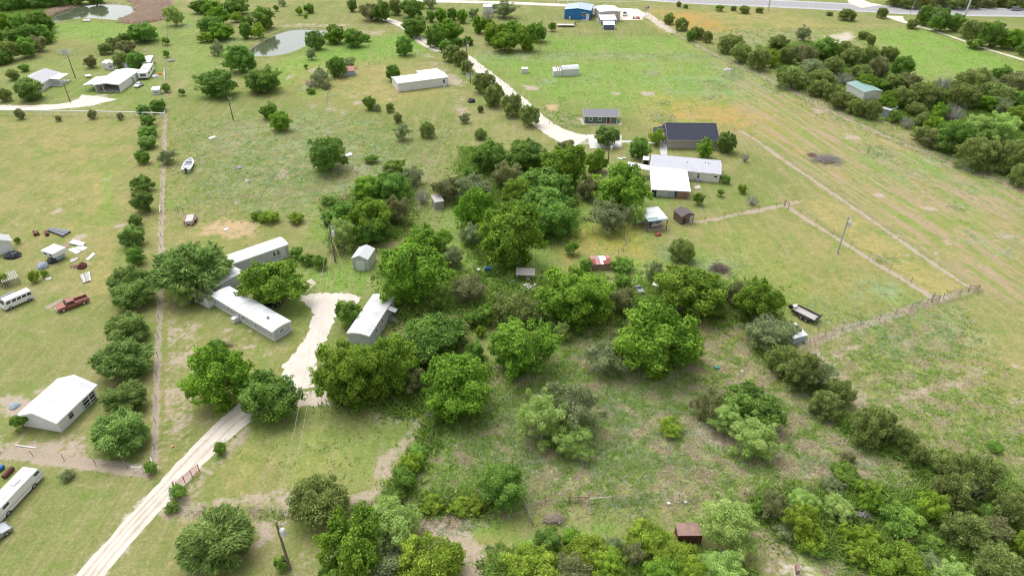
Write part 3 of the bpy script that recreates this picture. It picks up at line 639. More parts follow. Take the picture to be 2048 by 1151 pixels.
def plant(x0, y0, x1, y1, k, label, group=None):
    gap = KP[k][0]; w = x1 - x0; h = y1 - y0; cx, cy = (x0 + x1) / 2, (y0 + y1) / 2
    pz = 2.0
    for _ in range(6):
        c = P(cx, cy, pz); s = ppm(c); r = w / 2 / s; dv = Vector((0, 0, CAM_H)) - c; sin_ = dv.z / dv.length; cos_ = math.sqrt(1 - sin_ * sin_)
        hh = h / 2 / s; rz2 = (hh ** 2 - (r * sin_) ** 2) / cos_ ** 2; lo, hi = (.5, 1.0) if k in 'SLG' else ((.58, 1.1) if k == 'O' else (.62, 1.1))
        rz = math.sqrt(rz2) if rz2 > 0 else 0; rz = min(max(rz, lo * r), hi * r); pz = rz * (1 + gap); hp = s * math.sqrt((rz * cos_) ** 2 + (r * sin_) ** 2); cy = y0 + hp * (1.0 if hp < h * .8 else 1.0)
    v = VAR[k][cnt[k] % NV[k]]; cnt[k] += 1
    nm, cat = NAME[k]; o = thing(nm, label, cat, (c.x, c.y, 0), tr_rng.uniform(0, 6.28), group)
    kk = .90 if k == 'O' else .94; o.scale = (r * kk * tr_rng.uniform(.94, 1.05), r * kk * tr_rng.uniform(.94, 1.05), rz * .95)
    # crown mesh is centred on its own middle: raise it by (1 + gap)
    if v[0]: link('crown', v[0], o, (0, 0, 1 + gap))
    link('trunk' if cat == 'tree' else 'stems', v[1], o)
    return o
ORD = ['first','second','third','fourth','fifth','sixth','seventh','eighth','ninth','tenth','eleventh','twelfth']
def zone(phrase, group, items, mode='x', end=None, rows=None):
    """mode x: counted from the left; y: counted from the front; rows: bands from the back, then from the left"""
    its = list(items)
    if mode == 'y':
        its.sort(key=lambda t_: -t_[3])
        for i, t_ in enumerate(its): plant(*t_[:5], f'{DESC[t_[4]]} {phrase}, {ORD[i]} from the front', group)
        return
    nb = rows or 1; its.sort(key=lambda t_: t_[1] + t_[3]); n = len(its); bands = [its[n * b // nb: n * (b + 1) // nb] for b in range(nb)]
    bn = {1: [''], 2: ['back row of ', 'front row of '], 3: ['back row of ', 'middle row of ', 'front row of '],
          4: ['back row of ', 'second row of ', 'third row of ', 'front row of '], 5: ['back row of ', 'second row of ', 'third row of ', 'fourth row of ', 'front row of '], 6: ['back row of ', 'second row of ', 'third row of ', 'fourth row of ', 'fifth row of ', 'front row of ']}[nb]
    for b_, band in zip(bn, bands):
        band.sort(key=lambda t_: t_[0])
        for i, t_ in enumerate(band):
            ph = phrase.replace('@', b_.strip() if b_ else 'the'); plant(*t_[:5], f'{DESC[t_[4]]} {ph}, {ORD[i]} from left', group)

zone('in the row left of the long fence', 'oaks in a row along the left fence', [(180,815,302,912,'O'),(202,758,296,822,'O'),(185,676,302,762,'O'),(208,622,300,690,'O'),(217,556,308,620,'O'),(213,530,300,585,'O'),
      (250,490,292,530,'D'),(236,448,292,494,'O'),(256,427,286,452,'O'),(261,378,308,425,'O'),(258,350,310,385,'D'),(268,298,298,328,'D')], 'y')
zone('in the row where the white rail fence ends', 'young trees by the white rail fence', [(273,270,315,298,'O'),(275,250,314,275,'D'),(278,228,312,252,'D'),(272,207,300,232,'O'),(297,198,333,224,'D')], 'y')
T = plant
T(300,483,460,578,'O','wide dark green tree behind the bend of the grey mobile home'); T(340,548,400,640,'P','light airy tree beside the dirt fence line and grey mobile home')
T(386,565,432,612,'G','small airy grey tree over the white annex of the mobile home'); T(472,512,612,612,'B','round bright green tree in the angle of the L-shaped mobile home')
T(360,682,505,818,'B','large bright green tree left of the gravel driveway bend'); T(468,735,598,848,'D','dark green tree hanging over the gravel driveway')
T(410,676,455,706,'D','dark tuft of branches behind the bright tree left of the driveway')
T(628,668,765,812,'B','big bright green tree at the lower end of the pale trailer home, left one'); T(715,665,832,808,'B','big green tree at the lower end of the pale trailer home, right one')
T(790,722,855,822,'K','brownish green tree between two big bright trees, right of the driveway'); T(838,700,988,838,'B','round bright tree above the dead branches at the hedge corner')
T(790,622,938,728,'D','dark broad tree right of the pale trailer home'); T(850,625,940,700,'J','olive juniper crown behind the dark tree by the trailer home')
T(925,680,975,735,'D','deep green bush between two bright trees'); T(970,628,1115,758,'B','bright green tree left of the pale grey round shrub'); T(1105,642,1143,690,'P','small pale tree touching the right side of a bright tree')
T(1222,597,1398,752,'B','largest bright green tree in the rough field'); T(1345,665,1412,730,'S','low green growth at the right foot of the largest tree'); T(1165,677,1250,754,'G','pale grey green round shrub left of the largest tree')
T(1076,522,1228,652,'B','large bright tree in front of the red and white patched shed'); T(1212,570,1270,640,'K','brownish juniper between two large bright trees')
T(1308,522,1458,624,'B','wide bright tree above the half-hidden flat trailer'); T(1452,562,1502,645,'K','grey brown juniper right of the wide bright tree'); T(1472,555,1562,645,'B','bright tree at the upper end of the diagonal hedge')
T(1488,620,1592,700,'G','grey green tree left of the small blue white shed'); T(1335,475,1395,525,'J','dark olive juniper standing alone right of the patched shed')
zone('in @ brush between the big central trees', 'brush between the big central trees', [(1000,500,1045,540,'S'),(1095,545,1110,580,'G'),(1225,545,1262,575,'S'),(1270,590,1315,625,'S'),(1405,600,1455,640,'S'),(860,590,900,625,'S'),(925,620,965,655,'S'),(1080,640,1120,670,'S'),(1290,520,1330,560,'G'),(1128,480,1160,515,'S')], 'x', rows=2)
T(1562,640,1602,682,'G','small grey tree leaning over the small blue white shed')
T(985,582,1085,645,'J','olive juniper right of the leaning grey post'); T(945,605,992,655,'S','green shrub left of the leaning grey post'); T(950,650,974,680,'L','small lime shrub at the fence by the big bright trees')
T(895,548,975,612,'K','brown olive juniper below the white and blue barrels'); T(664,596,726,662,'S','dark shrub on the left side of the pale trailer home')
T(688,620,722,660,'S','small dark shrub against the pale trailer home wall')
T(1030,782,1142,890,'P','pale lime tree in the rough field, larger left crown'); T(1098,838,1188,918,'P','pale lime tree in the rough field, lower right crown'); T(1085,758,1202,872,'G','grey green mesquite behind the two pale lime crowns')
T(1385,770,1455,858,'K','brownish shrubby juniper left of the dark round tree'); T(1435,762,1562,850,'D','dark round tree in the right of the rough field'); T(1415,796,1495,868,'P','pale green tree in front of the dark round tree')
T(1450,828,1562,898,'P','lowest pale green tree in front of the dark round tree'); T(1314,830,1370,873,'L','small round olive shrub between the pale tree groups')
T(955,922,1053,1018,'D','dark green tree at the fence in front of the rough field'); T(570,945,702,1052,'J','large olive juniper behind the near utility pole'); T(352,1008,518,1125,'O','wide feathery green tree right of the red gate')
T(640,1010,780,1165,'B','bright green tree at the bottom edge right of the near pole'); T(715,990,845,1110,'P','pale green tree at the bottom edge right of the near pole'); T(790,1060,930,1190,'L','yellow green shrub at the bottom edge, left of the dirt trail')
T(700,1080,840,1200,'G','grey green brush at the bottom edge under the pale tree'); T(630,1110,700,1190,'S','dark low growth at the bottom edge under the bright tree'); T(545,1110,578,1145,'S','small green bush at the foot of the near utility pole')
T(1395,988,1522,1105,'P','tall pale green tree right of the rusty shed'); T(118,938,148,962,'G','small silvery bush right of the white motor home')
T(20,822,60,862,'S','small bush at the left corner of the white gabled house')
T(285,920,315,970,'S','tall weeds at the white corner brace by the driveway'); T(325,1000,360,1028,'S','green weeds at the driveway side below the red gate'); T(335,965,375,1002,'S','leafy weeds behind the small sign by the driveway')
T(425,880,455,925,'S','low green weeds right of the gravel driveway'); T(55,540,80,575,'L','small lime tree with a crooked trunk left of the tarps'); T(80,538,96,560,'L','thin lime branches beside the crooked trunk'); T(-8,545,18,585,'L','lime tree at the left frame edge by the slatted crate')
T(28,473,42,494,'S','small green bush behind the little white house')
zone('in @ brush along vine covered fence', 'brush along the vine covered fence', [(800,900,850,945,'L'),(780,930,835,985,'S'),(815,885,860,920,'S'),(775,965,820,1003,'S'),(840,985,890,1012,'L'),(895,990,945,1015,'L'),(925,985,975,1012,'L'),(860,830,885,880,'S')], 'x', rows=2)
zone('in diagonal hedge below the blue white shed', 'junipers in the diagonal hedge', [(1530,688,1602,752,'J'),(1568,702,1645,784,'J'),(1610,715,1672,790,'G'),(1650,755,1712,812,'J'),(1618,778,1686,840,'J'),(1697,808,1785,896,'J'),(1740,815,1800,890,'J'),(1782,850,1835,905,'J'),(1815,885,1860,938,'J')], 'x')
zone('in @ hedge at lower right edge', 'junipers and shrubs at the lower right edge', [(1865,900,1960,962,'J'),(1920,905,2005,1005,'J'),(1860,945,1950,1028,'J'),(1985,980,2060,1062,'J'),(1830,978,1898,1048,'L'),(1885,1018,1978,1102,'J'),(1955,1030,2025,1095,'K'),(1955,1005,2010,1050,'D'),(2020,1058,2078,1125,'L'),(1945,1085,2055,1175,'J'),(1868,1118,1955,1185,'P'),(2000,1120,2080,1190,'J')], 'x', rows=3)
zone('in @ thicket right of rusty shed', 'shrubs in the thicket right of the rusty shed', [(1518,978,1578,1052,'K'),(1578,972,1642,1032,'P'),(1565,1000,1642,1082,'L'),(1548,1038,1602,1080,'G'),(1590,1048,1658,1108,'L'),(1640,985,1712,1042,'P'),(1712,978,1762,1028,'B'),(1758,1000,1850,1058,'S'),(1672,1045,1712,1082,'L'),(1703,1048,1762,1098,'L'),(1688,1082,1742,1128,'L'),(1733,1078,1850,1180,'B'),(1828,1060,1884,1104,'S'),(1838,1100,1888,1140,'G'),(1505,1000,1535,1045,'S'),(1610,1075,1660,1115,'S'),(1790,1050,1835,1085,'K'),(1770,1100,1830,1150,'S')], 'x', rows=3)
zone('among the weedy bushes at rough field corner', 'weedy bushes in the rough field', [(1655,918,1720,962,'S'),(1640,948,1690,985,'G'),(1695,952,1732,984,'L'),(1735,962,1768,988,'L'),(1680,900,1712,925,'K')], 'x')
zone('in @ thicket left of rusty shed', 'bushes in the thicket left of the rusty shed', [(1060,1050,1132,1095,'D'),(1122,1055,1168,1092,'B'),(1000,1080,1125,1185,'L'),(1128,1062,1218,1105,'L'),(1180,1088,1252,1155,'L'),(1252,1035,1342,1112,'L'),(1245,1085,1292,1162,'K'),(1312,1072,1400,1140,'L'),(1288,1108,1382,1180,'B'),(1098,1105,1185,1185,'K'),(1400,1088,1495,1180,'P'),(1180,1130,1250,1190,'L'),(1040,1075,1080,1110,'P'),(1215,1072,1245,1110,'G'),(1350,1110,1420,1185,'L')], 'x', rows=3)
zone('in @ grove left of white roofs', 'trees of the central grove', [(938,275,1014,345,'D'),(1008,276,1100,332,'D'),(985,320,1048,378,'K'),(905,343,992,402,'G'),(1082,283,1182,378,'B'),(1028,328,1148,404,'D'),(1040,362,1152,432,'D'),(1058,398,1152,478,'D'),(912,375,992,468,'B'),(948,398,1098,534,'B'),(1168,298,1218,345,'B'),(1158,355,1205,405,'K'),(1000,350,1070,415,'B'),(1112,278,1152,302,'K'),(918,440,968,495,'G'),(1000,395,1070,440,'D'),(1100,372,1150,412,'B'),(925,330,960,360,'D')], 'x', rows=3)
T(1182,325,1308,425,'B','large bright tree at the left edge of the white metal roofs'); T(1172,398,1258,465,'G','airy grey green tree left of the patched carport'); T(1252,405,1296,460,'P','lime branches touching the patched carport')
T(1155,515,1190,546,'S','green bush left of the red and white patched shed'); T(1218,510,1270,544,'S','green bush right of the red and white patched shed'); T(1195,508,1215,520,'S','small bush behind the patched shed')
zone('in @ grove behind grey peaked shed', 'trees behind the grey peaked shed', [(698,350,768,402,'B'),(748,338,822,405,'D'),(655,398,722,452,'D'),(688,388,788,478,'B'),(768,388,826,472,'K'),(712,430,778,492,'D'),(650,435,714,502,'P'),(640,420,670,450,'D')], 'x', rows=2)
T(798,445,902,525,'B','bright tree behind the big tree right of the peaked shed'); T(742,475,892,614,'B','big bright tree right of the grey peaked shed'); T(882,488,928,542,'G','grey green airy tree beside the barrels fence')
zone('in the hedge right of far mobile home wing', 'hedge right of the mobile home wing', [(577,490,608,522,'S'),(595,505,632,532,'S'),(622,508,656,538,'S')], 'x')
zone('in the weed strip above the bare dirt patch', 'weeds above the bare dirt patch', [(498,420,530,436,'S'),(515,418,560,438,'L'),(572,424,610,442,'L')], 'x')
zone('in the gardens round the dark roofed house', 'garden trees round the dark roofed house', [(1187,248,1241,293,'O'),(1254,272,1303,318,'D'),(1296,256,1332,292,'L'),(1392,276,1430,316,'B'),(1432,262,1476,306,'O'),(1480,300,1503,333,'X'),(1383,383,1411,412,'S'),(1433,377,1450,399,'S'),(1475,366,1496,390,'L'),(1488,386,1522,412,'X'),(1440,348,1463,368,'S')], 'x')
zone('in @ open field right of long fence', 'trees dotted over the open field', [(519,203,558,238,'D'),(536,222,582,262,'B'),(725,190,752,222,'D'),(745,205,762,222,'G'),(770,204,790,225,'J'),(786,225,806,252,'J'),(788,246,822,280,'G'),(837,243,873,277,'J'),(610,270,697,345,'D'),(762,316,814,350,'S'),(800,330,849,372,'G'),(728,308,760,326,'S'),(860,352,918,408,'K'),(826,372,865,410,'X'),(947,257,976,280,'J'),(954,210,968,230,'J'),(916,224,941,246,'G'),(640,390,672,412,'S')], 'x', rows=2)
zone('in the hedge between barn and track', 'junipers along the gravel track', [(875,80,906,104,'D'),(884,88,922,124,'J'),(905,100,938,134,'J'),(920,120,948,148,'J'),(944,143,993,187,'J'),(964,168,1012,214,'J'),(1002,186,1047,240,'J'),(1038,208,1080,262,'J')], 'x')
zone('in @ trees round near pond', 'trees round the near pond', [(380,-5,422,26,'D'),(400,0,447,32,'B'),(415,14,460,50,'B'),(392,32,450,62,'D'),(445,-6,500,26,'D'),(456,24,487,44,'L'),(480,30,508,56,'D'),(496,12,551,58,'D'),(416,45,467,79,'B'),(476,44,506,78,'D'),(500,46,531,78,'L'),(394,62,432,84,'L'),(418,80,448,116,'G'),(446,88,513,144,'D'),(389,137,476,183,'D'),(486,130,568,174,'D'),(430,60,455,80,'S')], 'x', rows=3)
zone('on the far side of the near pond', 'small trees beyond the near pond', [(545,10,558,28,'S'),(606,6,629,26,'D'),(556,-2,573,12,'G'),(590,14,606,32,'L'),(693,-2,716,24,'D'),(606,28,616,37,'S')], 'x')
zone('in @ trees between pond and barn', 'trees between near pond and white barn', [(610,60,649,99,'D'),(644,50,692,86,'B'),(684,55,729,94,'D'),(722,68,742,83,'S'),(612,98,633,122,'G'),(652,112,694,154,'D'),(617,135,661,171,'G'),(608,153,631,181,'X'),(611,175,633,188,'S'),(688,112,712,140,'G'),(607,128,617,160,'S'),(790,70,827,111,'D'),(771,128,801,166,'D'),(640,162,662,178,'G')], 'x', rows=2)
zone('in @ trees between gravel roads', 'trees between the gravel roads', [(715,5,762,43,'K'),(742,-2,782,52,'D'),(774,-2,804,40,'J'),(799,-6,850,36,'D'),(803,30,857,74,'D'),(843,-12,877,16,'G'),(848,46,892,93,'D'),(868,14,896,43,'B'),(893,15,916,42,'D'),(911,18,936,60,'B'),(934,14,959,48,'G'),(941,30,976,66,'B'),(963,38,992,66,'B'),(872,38,924,84,'B'),(902,74,927,93,'D'),(924,72,949,90,'D'),(959,14,993,44,'X'),(983,-2,1036,34,'G'),(850,20,872,45,'D')], 'x', rows=3)
zone('in @ clump below the blue building', 'clump of trees below the blue building', [(966,44,1012,87,'B'),(983,60,1037,102,'B'),(1000,42,1052,78,'B'),(1028,48,1078,100,'B'),(1058,42,1096,92,'D'),(1095,44,1114,68,'S')], 'x')
T(325,8,367,50,'P','pale willowy tree beside the pink reed bed')
zone('round the far left house and carport', 'bushes round the far left house', [(25,154,86,201,'O'),(-8,176,22,204,'J'),(12,139,38,161,'J'),(37,127,58,143,'D'),(165,111,194,137,'K'),(194,84,227,109,'J'),(212,74,242,97,'J'),(231,80,271,109,'K'),(226,104,264,139,'J'),(250,104,290,139,'D')], 'x')
zone('on grass above the far left carport', 'trees above the far left carport', [(231,66,263,81,'D'),(254,42,319,77,'D'),(322,74,340,91,'S'),(324,100,339,126,'S'),(322,165,342,192,'S'),(355,176,371,194,'S'),(313,296,352,328,'G')], 'x')
zone('planted along the white rail fence', 'saplings along the white rail fence', [(28,216,50,239,'K'),(109,230,122,243,'K'),(176,219,194,243,'K'),(233,224,248,244,'K')], 'x')
zone('in @ wood at top left', 'trees of the top left wood', [(-10,-8,32,22,'D'),(18,-10,62,18,'D'),(55,-12,100,12,'D'),(90,-14,135,6,'D'),(-12,26,28,58,'B'),(18,24,62,66,'D'),(58,22,102,64,'D'),(-12,55,36,92,'D'),(28,48,78,88,'D'),(68,48,106,86,'D'),(-12,80,36,124,'J'),(28,72,72,114,'D'),(58,70,96,104,'K'),(-25,100,20,125,'D'),(130,-16,170,2,'D'),(170,-18,210,0,'D')], 'x', rows=4)
zone('in the bushes right of flag pole', 'junipers right of the flag pole', [(1325,27,1352,49,'J'),(1348,35,1378,62,'J'),(1372,60,1393,86,'D'),(1380,53,1409,79,'J'),(1404,62,1426,90,'J'),(1433,68,1493,108,'J'),(1458,88,1507,126,'J'),(1494,95,1542,142,'J')], 'x')
zone('on the verge in front of the highway', 'small bushes before the highway', [(1352,3,1364,14,'J'),(1366,9,1377,17,'J'),(1430,9,1449,23,'S'),(1461,12,1474,22,'J'),(1477,12,1501,24,'J'),(1511,14,1528,26,'J'),(1652,23,1666,32,'J'),(1676,18,1713,36,'J'),(1754,15,1776,37,'J')], 'x')
zone('in @ trees along farm path', 'trees along the pale farm path', [(1832,9,1870,50,'D'),(1856,11,1902,62,'D'),(1894,26,1932,62,'D'),(1922,38,1972,80,'J'),(1960,40,2012,94,'D'),(1998,55,2048,97,'B'),(2035,78,2075,112,'D'),(1813,38,1839,58,'J'),(1934,77,1972,98,'S'),(2055,100,2100,135,'D')], 'x', rows=2)
zone('in @ thicket behind green roofed barn', 'junipers behind the green roofed barn', [(1592,52,1624,82,'G'),(1714,62,1740,79,'J'),(1731,70,1753,93,'J'),(1536,70,1580,100,'J'),(1554,92,1592,130,'J'),(1528,100,1562,146,'L'),(1580,86,1634,132,'K'),(1624,72,1678,122,'D'),(1668,82,1708,118,'J'),(1680,92,1730,134,'J'),(1718,92,1762,130,'J'),(1758,92,1798,124,'J'),(1781,110,1833,154,'D'),(1736,112,1782,156,'K'),(1700,128,1746,157,'J'),(1600,115,1652,152,'G'),(1644,115,1690,152,'J'),(1545,130,1618,178,'J'),(1613,138,1674,174,'J'),(1666,140,1712,170,'X'),(1710,148,1764,180,'B'),(1738,156,1780,182,'S'),(1768,146,1812,182,'J'),(1795,144,1842,182,'K'),(1702,95,1730,118,'D')], 'x', rows=4)
zone('in the hedge before the green roofed barn', 'junipers before the green roofed barn', [(1614,158,1662,194,'J'),(1643,165,1692,204,'J'),(1658,182,1712,220,'J'),(1692,196,1738,232,'J'),(1720,200,1764,240,'J'),(1756,182,1797,230,'B')], 'x')
zone('in @ thicket right of green barn', 'junipers and shrubs of the right thicket', [(1866,144,1914,184,'X'),(1814,165,1882,218,'J'),(1780,172,1832,220,'J'),(1850,172,1897,210,'S'),(1903,138,1992,198,'J'),(1893,165,1962,220,'J'),(1958,163,2035,214,'J'),(1986,130,2027,160,'D'),(2003,144,2064,184,'K'),(1948,145,2002,178,'X'),(1948,188,2000,220,'B'),(1984,192,2032,228,'G'),(2024,180,2066,222,'D'),(2008,210,2066,258,'B'),(1878,200,1936,245,'X'),(1862,205,1902,240,'B'),(1774,220,1806,246,'S'),(1798,228,1832,258,'X'),(1828,224,1862,272,'J'),(1848,228,1888,268,'L'),(1826,250,1884,288,'J'),(1872,238,1948,308,'D'),(1925,228,1990,280,'P'),(1965,226,2046,288,'P'),(1846,262,1902,296,'K'),(1912,272,2000,342,'J'),(1988,278,2066,352,'J'),(2018,325,2070,376,'J'),(1900,270,1935,300,'G'),(1810,205,1855,232,'J'),(2055,250,2100,310,'J')], 'x', rows=5)
zone('beyond the highway at the far edge', 'trees beyond the highway', [(x, -9 - (x % 7), x + 44, 10 + (x - 1780) * .006 , 'J' if (x // 36) % 3 else 'K') for x in range(1770, 2090, 30)], 'x')
T(1975,880,2008,905,'S','lone low bush on the lower right pasture')
# ---------------------------------------------------------------- building materials
m_white = M('white_painted_metal', (.74,.74,.75), .45, var=.08); m_whiter = M('white_metal_roof', (.74,.745,.76), .45, var=.10, scale=.5, ribs=('x', .6, .03))
m_whiter_y = M('white_metal_roof_seamed', (.74,.745,.76), .45, var=.10, scale=.5, ribs=('y', .6, .03))
m_offw = M('off_white_siding', (.74,.72,.68), .7, var=.08, ribs=('z', .25, .012)); m_wall_w = M('white_siding', (.78,.78,.78), .6, var=.06, ribs=('z', .25, .012))
m_wall_metal = M('white_metal_wall', (.76,.75,.73), .5, var=.06, ribs=('x', .45, .02)); m_coat = M('coated_flat_roof', (.76,.76,.78), .6, var=.16, scale=.6, c2=(.60,.60,.63), ribs=('x', 1.3, .01))
m_greywall = M('grey_blue_siding', (.54,.55,.60), .7, var=.1, ribs=('x', .35, .012)); m_slate = M('dark_slate_shingles', (.038,.042,.062), .9, var=.35, scale=3, c2=(.06,.065,.09), spec=.2)
m_greyroof = M('grey_shingles', (.26,.26,.29), .85, var=.2, scale=3); m_lgrey = M('light_grey_shingles', (.52,.52,.54), .85, var=.15, scale=2)
m_tan = M('tan_brick', (.42,.375,.345), .85, var=.15, scale=4); m_cream = M('cream_siding', (.76,.72,.66), .7, var=.06, ribs=('z', .25, .012)); m_pinktan = M('pink_tan_metal_wall', (.66,.56,.52), .6, var=.08, ribs=('x', .5, .02))
m_blue = M('blue_metal_wall', (.025,.19,.48), .5, var=.12, ribs=('x', .5, .025)); m_bluer = M('blue_grey_metal_roof', (.40,.50,.60), .4, var=.08, ribs=('x', .5, .02))
m_green = M('sage_green_siding', (.13,.20,.145), .7, var=.12, ribs=('z', .2, .012)); m_trim = M('white_trim', (.80,.80,.78), .5, var=.05)
m_glass = M('window_glass', (.05,.06,.075), .08, var=.2, spec=.7); m_dark = M('opening_shade', (.05,.05,.055), .9, var=.3); m_door_r = M('dark_red_door', (.22,.05,.04), .6)  # m_dark paints the shade inside openings as a near-black colour
m_rust = M('rusty_sheet', (.22,.13,.11), .8, var=.45, scale=1.2, c2=(.40,.26,.21)); m_rust_d = M('dark_rusty_sheet', (.16,.055,.04), .85, var=.4, scale=2)
m_galv = M('galvanised_sheet', (.55,.57,.60), .45, metal=.2, var=.15, scale=1, ribs=('x', .3, .02)); m_galv_b = M('blue_grey_sheet', (.38,.46,.52), .5, var=.15, ribs=('x', .3, .02))
m_redsh = M('faded_red_sheet', (.60,.26,.23), .6, var=.2, ribs=('x', .3, .015)); m_redd = M('deep_red_sheet', (.34,.08,.065), .6, var=.2, ribs=('x', .3, .015)); m_teal = M('teal_sheet', (.22,.40,.44), .6, var=.2)
m_greenr = M('teal_green_metal_roof', (.22,.37,.34), .45, var=.1, ribs=('x', .5, .02)); m_post = M('weathered_post', (.22,.17,.14), .9, var=.3); m_wood = M('grey_weathered_wood', (.42,.39,.37), .9, var=.3, scale=4)
m_brownroof = M('brown_shed_roof', (.16,.125,.13), .85, var=.3, scale=3); m_brownwall = M('brown_shed_wall', (.22,.15,.12), .85, var=.4, scale=3); m_steel = M('painted_steel_grey', (.30,.33,.38), .6, var=.2)
m_navy = M('slate_blue_wall', (.13,.17,.25), .7, var=.1, ribs=('x', .4, .02)); m_black = M('black_rubber', (.03,.03,.032), .8, var=.2); m_chrome = M('dull_chrome', (.55,.55,.56), .3, metal=.7, var=.1)
m_sil = M('silver_sheet', (.66,.67,.69), .45, var=.12, ribs=('x', .4, .02)); m_dirtypale = M('dirty_pale_board', (.60,.56,.52), .85, var=.25, scale=2)

def frame_of(A, B, C=None, h=2.4, depth=None):
    a = P(*A); b = P(*B); L = (b - a).length; ang = math.atan2(b.y - a.y, b.x - a.x)
    if depth is None:
        c = P(C[0], C[1], h); n = Vector((-math.sin(ang), math.cos(ang), 0)); depth = (c - a).dot(n)
    return a, L, ang, depth
PROF = {'gable': [(0,0),(.5,1),(1,0)], 'shed': [(0,0),(1,1)], 'shedback': [(0,1),(1,0)], 'arch': [(0,0),(.1,.3),(.3,.8),(.5,1),(.7,.8),(.9,.3),(1,0)],
        'gambrel': [(0,0),(.2,.62),(.5,1),(.8,.62),(1,0)], 'flat': [(0,0),(1,0)], 'barrel': [(0,0),(.06,.5),(.2,.85),(.5,1),(.8,.85),(.94,.5),(1,0)]}
def building(name, label, cat, A, B, C=None, depth=None, h=2.4, rise=.5, roof='gable', axis='x', wall=m_white, rmat=m_whiter, over=.3, th=.08,
             openings=(), open_sides='', posts=(), group=None, skirt=None, ridge=None, sheets=None, corner=None, post_mat=None, wall_top=None, fascia=None, inside=None):
    """x runs A to B, y runs back from A-B; roof profile is swept along `axis`"""
    a, L, ang, D = frame_of(A, B, C, h, depth)
    t_ = thing(name, label, cat, (a.x, a.y, 0), ang, group); prof = PROF[roof]; span = D if axis == 'x' else L; run = L if axis == 'x' else D
    pts = [(u * span, h + z * rise) for u, z in prof]
    W_ = .10
    # walls: thin boxes with sloping tops, one mesh
    mb = MB()
    def topz(u):
        for (u0, z0), (u1, z1) in zip(pts[:-1], pts[1:]):
            if u0 - 1e-6 <= u <= u1 + 1e-6: return z0 + (z1 - z0) * ((u - u0) / (u1 - u0) if u1 > u0 else 0)
        return h
    bs = skirt[0] if skirt else -.02
    ends = {'x': ('l', 'r'), 'y': ('f', 'b')}[axis]; sides = {'x': ('f', 'b'), 'y': ('l', 'r')}[axis]
    for e, s0 in ((ends[0], 0), (ends[1], run - W_)):
        if e in open_sides: continue
        pr = [(0, bs)] + [(u, z - .01) for u, z in pts] + [(span, bs)]
        mb.prism(pr, axis, s0, s0 + W_)
    for e, u0, u1 in ((sides[0], 0, W_), (sides[1], span - W_, span)):
        if e in open_sides: continue
        pr = [(u0, bs), (u0, topz(u0) - .01), (u1, topz(u1) - .01), (u1, bs)]
        mb.prism(pr, axis, W_ + .002, run - W_ - .002)
    if mb.v: mb.build('wall', wall, t_)
    if skirt:
        s_ = MB(); k = .03; s_.box(-k, -k, -.02, L + k, D + k, skirt[0]); s_.build('skirting', skirt[1], t_)
    # roof skin
    def ext(u, z, i):
        if i == 0 and len(pts) > 1: (ua, za), (ub, zb) = pts[0], pts[1]; return (ua - over, za - over * (zb - za) / (ub - ua))
        if i == len(pts) - 1: (ua, za), (ub, zb) = pts[-2], pts[-1]; return (ub + over, zb + over * (zb - za) / (ub - ua))
        return (u, z)
    e_ = [ext(u, z, i) for i, (u, z) in enumerate(pts)]
    def skin(segs, r0, r1, mat, nm, lift=0.0, tk=th):
        m_ = MB(); pr = [(u, z + lift + .004) for u, z in segs] + [(u, z + tk + lift) for u, z in reversed(segs)]; m_.prism(pr, axis, r0, r1)
        return m_.build(nm, mat, t_)
    if sheets:            # list of (run0, run1, t0, t1, material) in 0..1 of the roof, shed roofs only
        (ua, za), (ub, zb) = e_[0], e_[-1]
        for r0, r1, t0, t1, mt in sheets:
            R0, R1 = -over + (run + 2*over) * r0, -over + (run + 2*over) * r1
            if len(e_) == 2: sg = [(ua + (ub-ua)*t0, za + (zb-za)*t0), (ua + (ub-ua)*t1, za + (zb-za)*t1)]
            else:
                us = [ua + (ub-ua)*t0] + [u for u, z in e_ if ua + (ub-ua)*t0 < u < ua + (ub-ua)*t1] + [ua + (ub-ua)*t1]
                sg = [(u, float(np.interp(u, [q_[0] for q_ in e_], [q_[1] for q_ in e_]))) for u in us]
            skin(sg, R0 + .01, R1 - .01, mt, 'roof_sheet')
    else: skin(e_, -over, run + over, rmat, 'roof')
    if ridge:
        um, zm = max(e_, key=lambda q_: q_[1]); m_ = MB(); m_.prism([(um - .18, zm + th - .05), (um, zm + th + .05), (um + .18, zm + th - .05)], axis, -over - .01, run + over + .01); m_.build('ridge_cap', ridge, t_)
    if fascia:
        m_ = MB()
        for r0 in (-over - .03, run + over):
            pr = [(u, z - .16) for u, z in e_] + [(u, z + th + .012) for u, z in reversed(e_)]; m_.prism(pr, axis, r0, r0 + .03)
        for (u, z), s0 in ((e_[0], -1), (e_[-1], 1)):
            u0, u1 = sorted((u + s0 * .002, u + s0 * .035)); m_.prism([(u0, z - .16), (u1, z - .16), (u1, z + th + .012), (u0, z + th + .012)], axis, -over, run + over)
        m_.build('fascia', fascia, t_)
    if corner:
        m_ = MB(); c = .12
        for x, y in ((-.02,-.02),(L-c+.02,-.02),(L-c+.02,D-c+.02),(-.02,D-c+.02)): m_.box(x, y, 0, x + c, y + c, h - .02)
        m_.build('corner_trim', corner, t_)
    for x, y in posts:
        zt = topz(y * D if axis == 'x' else x * L); m_ = MB(); m_.box(x*L - .06, y*D - .06, 0, x*L + .06, y*D + .06, zt - .005); m_.build('post', post_mat or m_post, t_)
    if inside: m_ = MB(); m_.box(W_ + .01, W_ + .01, .012, L - W_ - .01, D - W_ - .01, .03); m_.build('floor_slab', inside, t_)
    for op in openings: opening(t_, L, D, *op)
    return t_, L, D
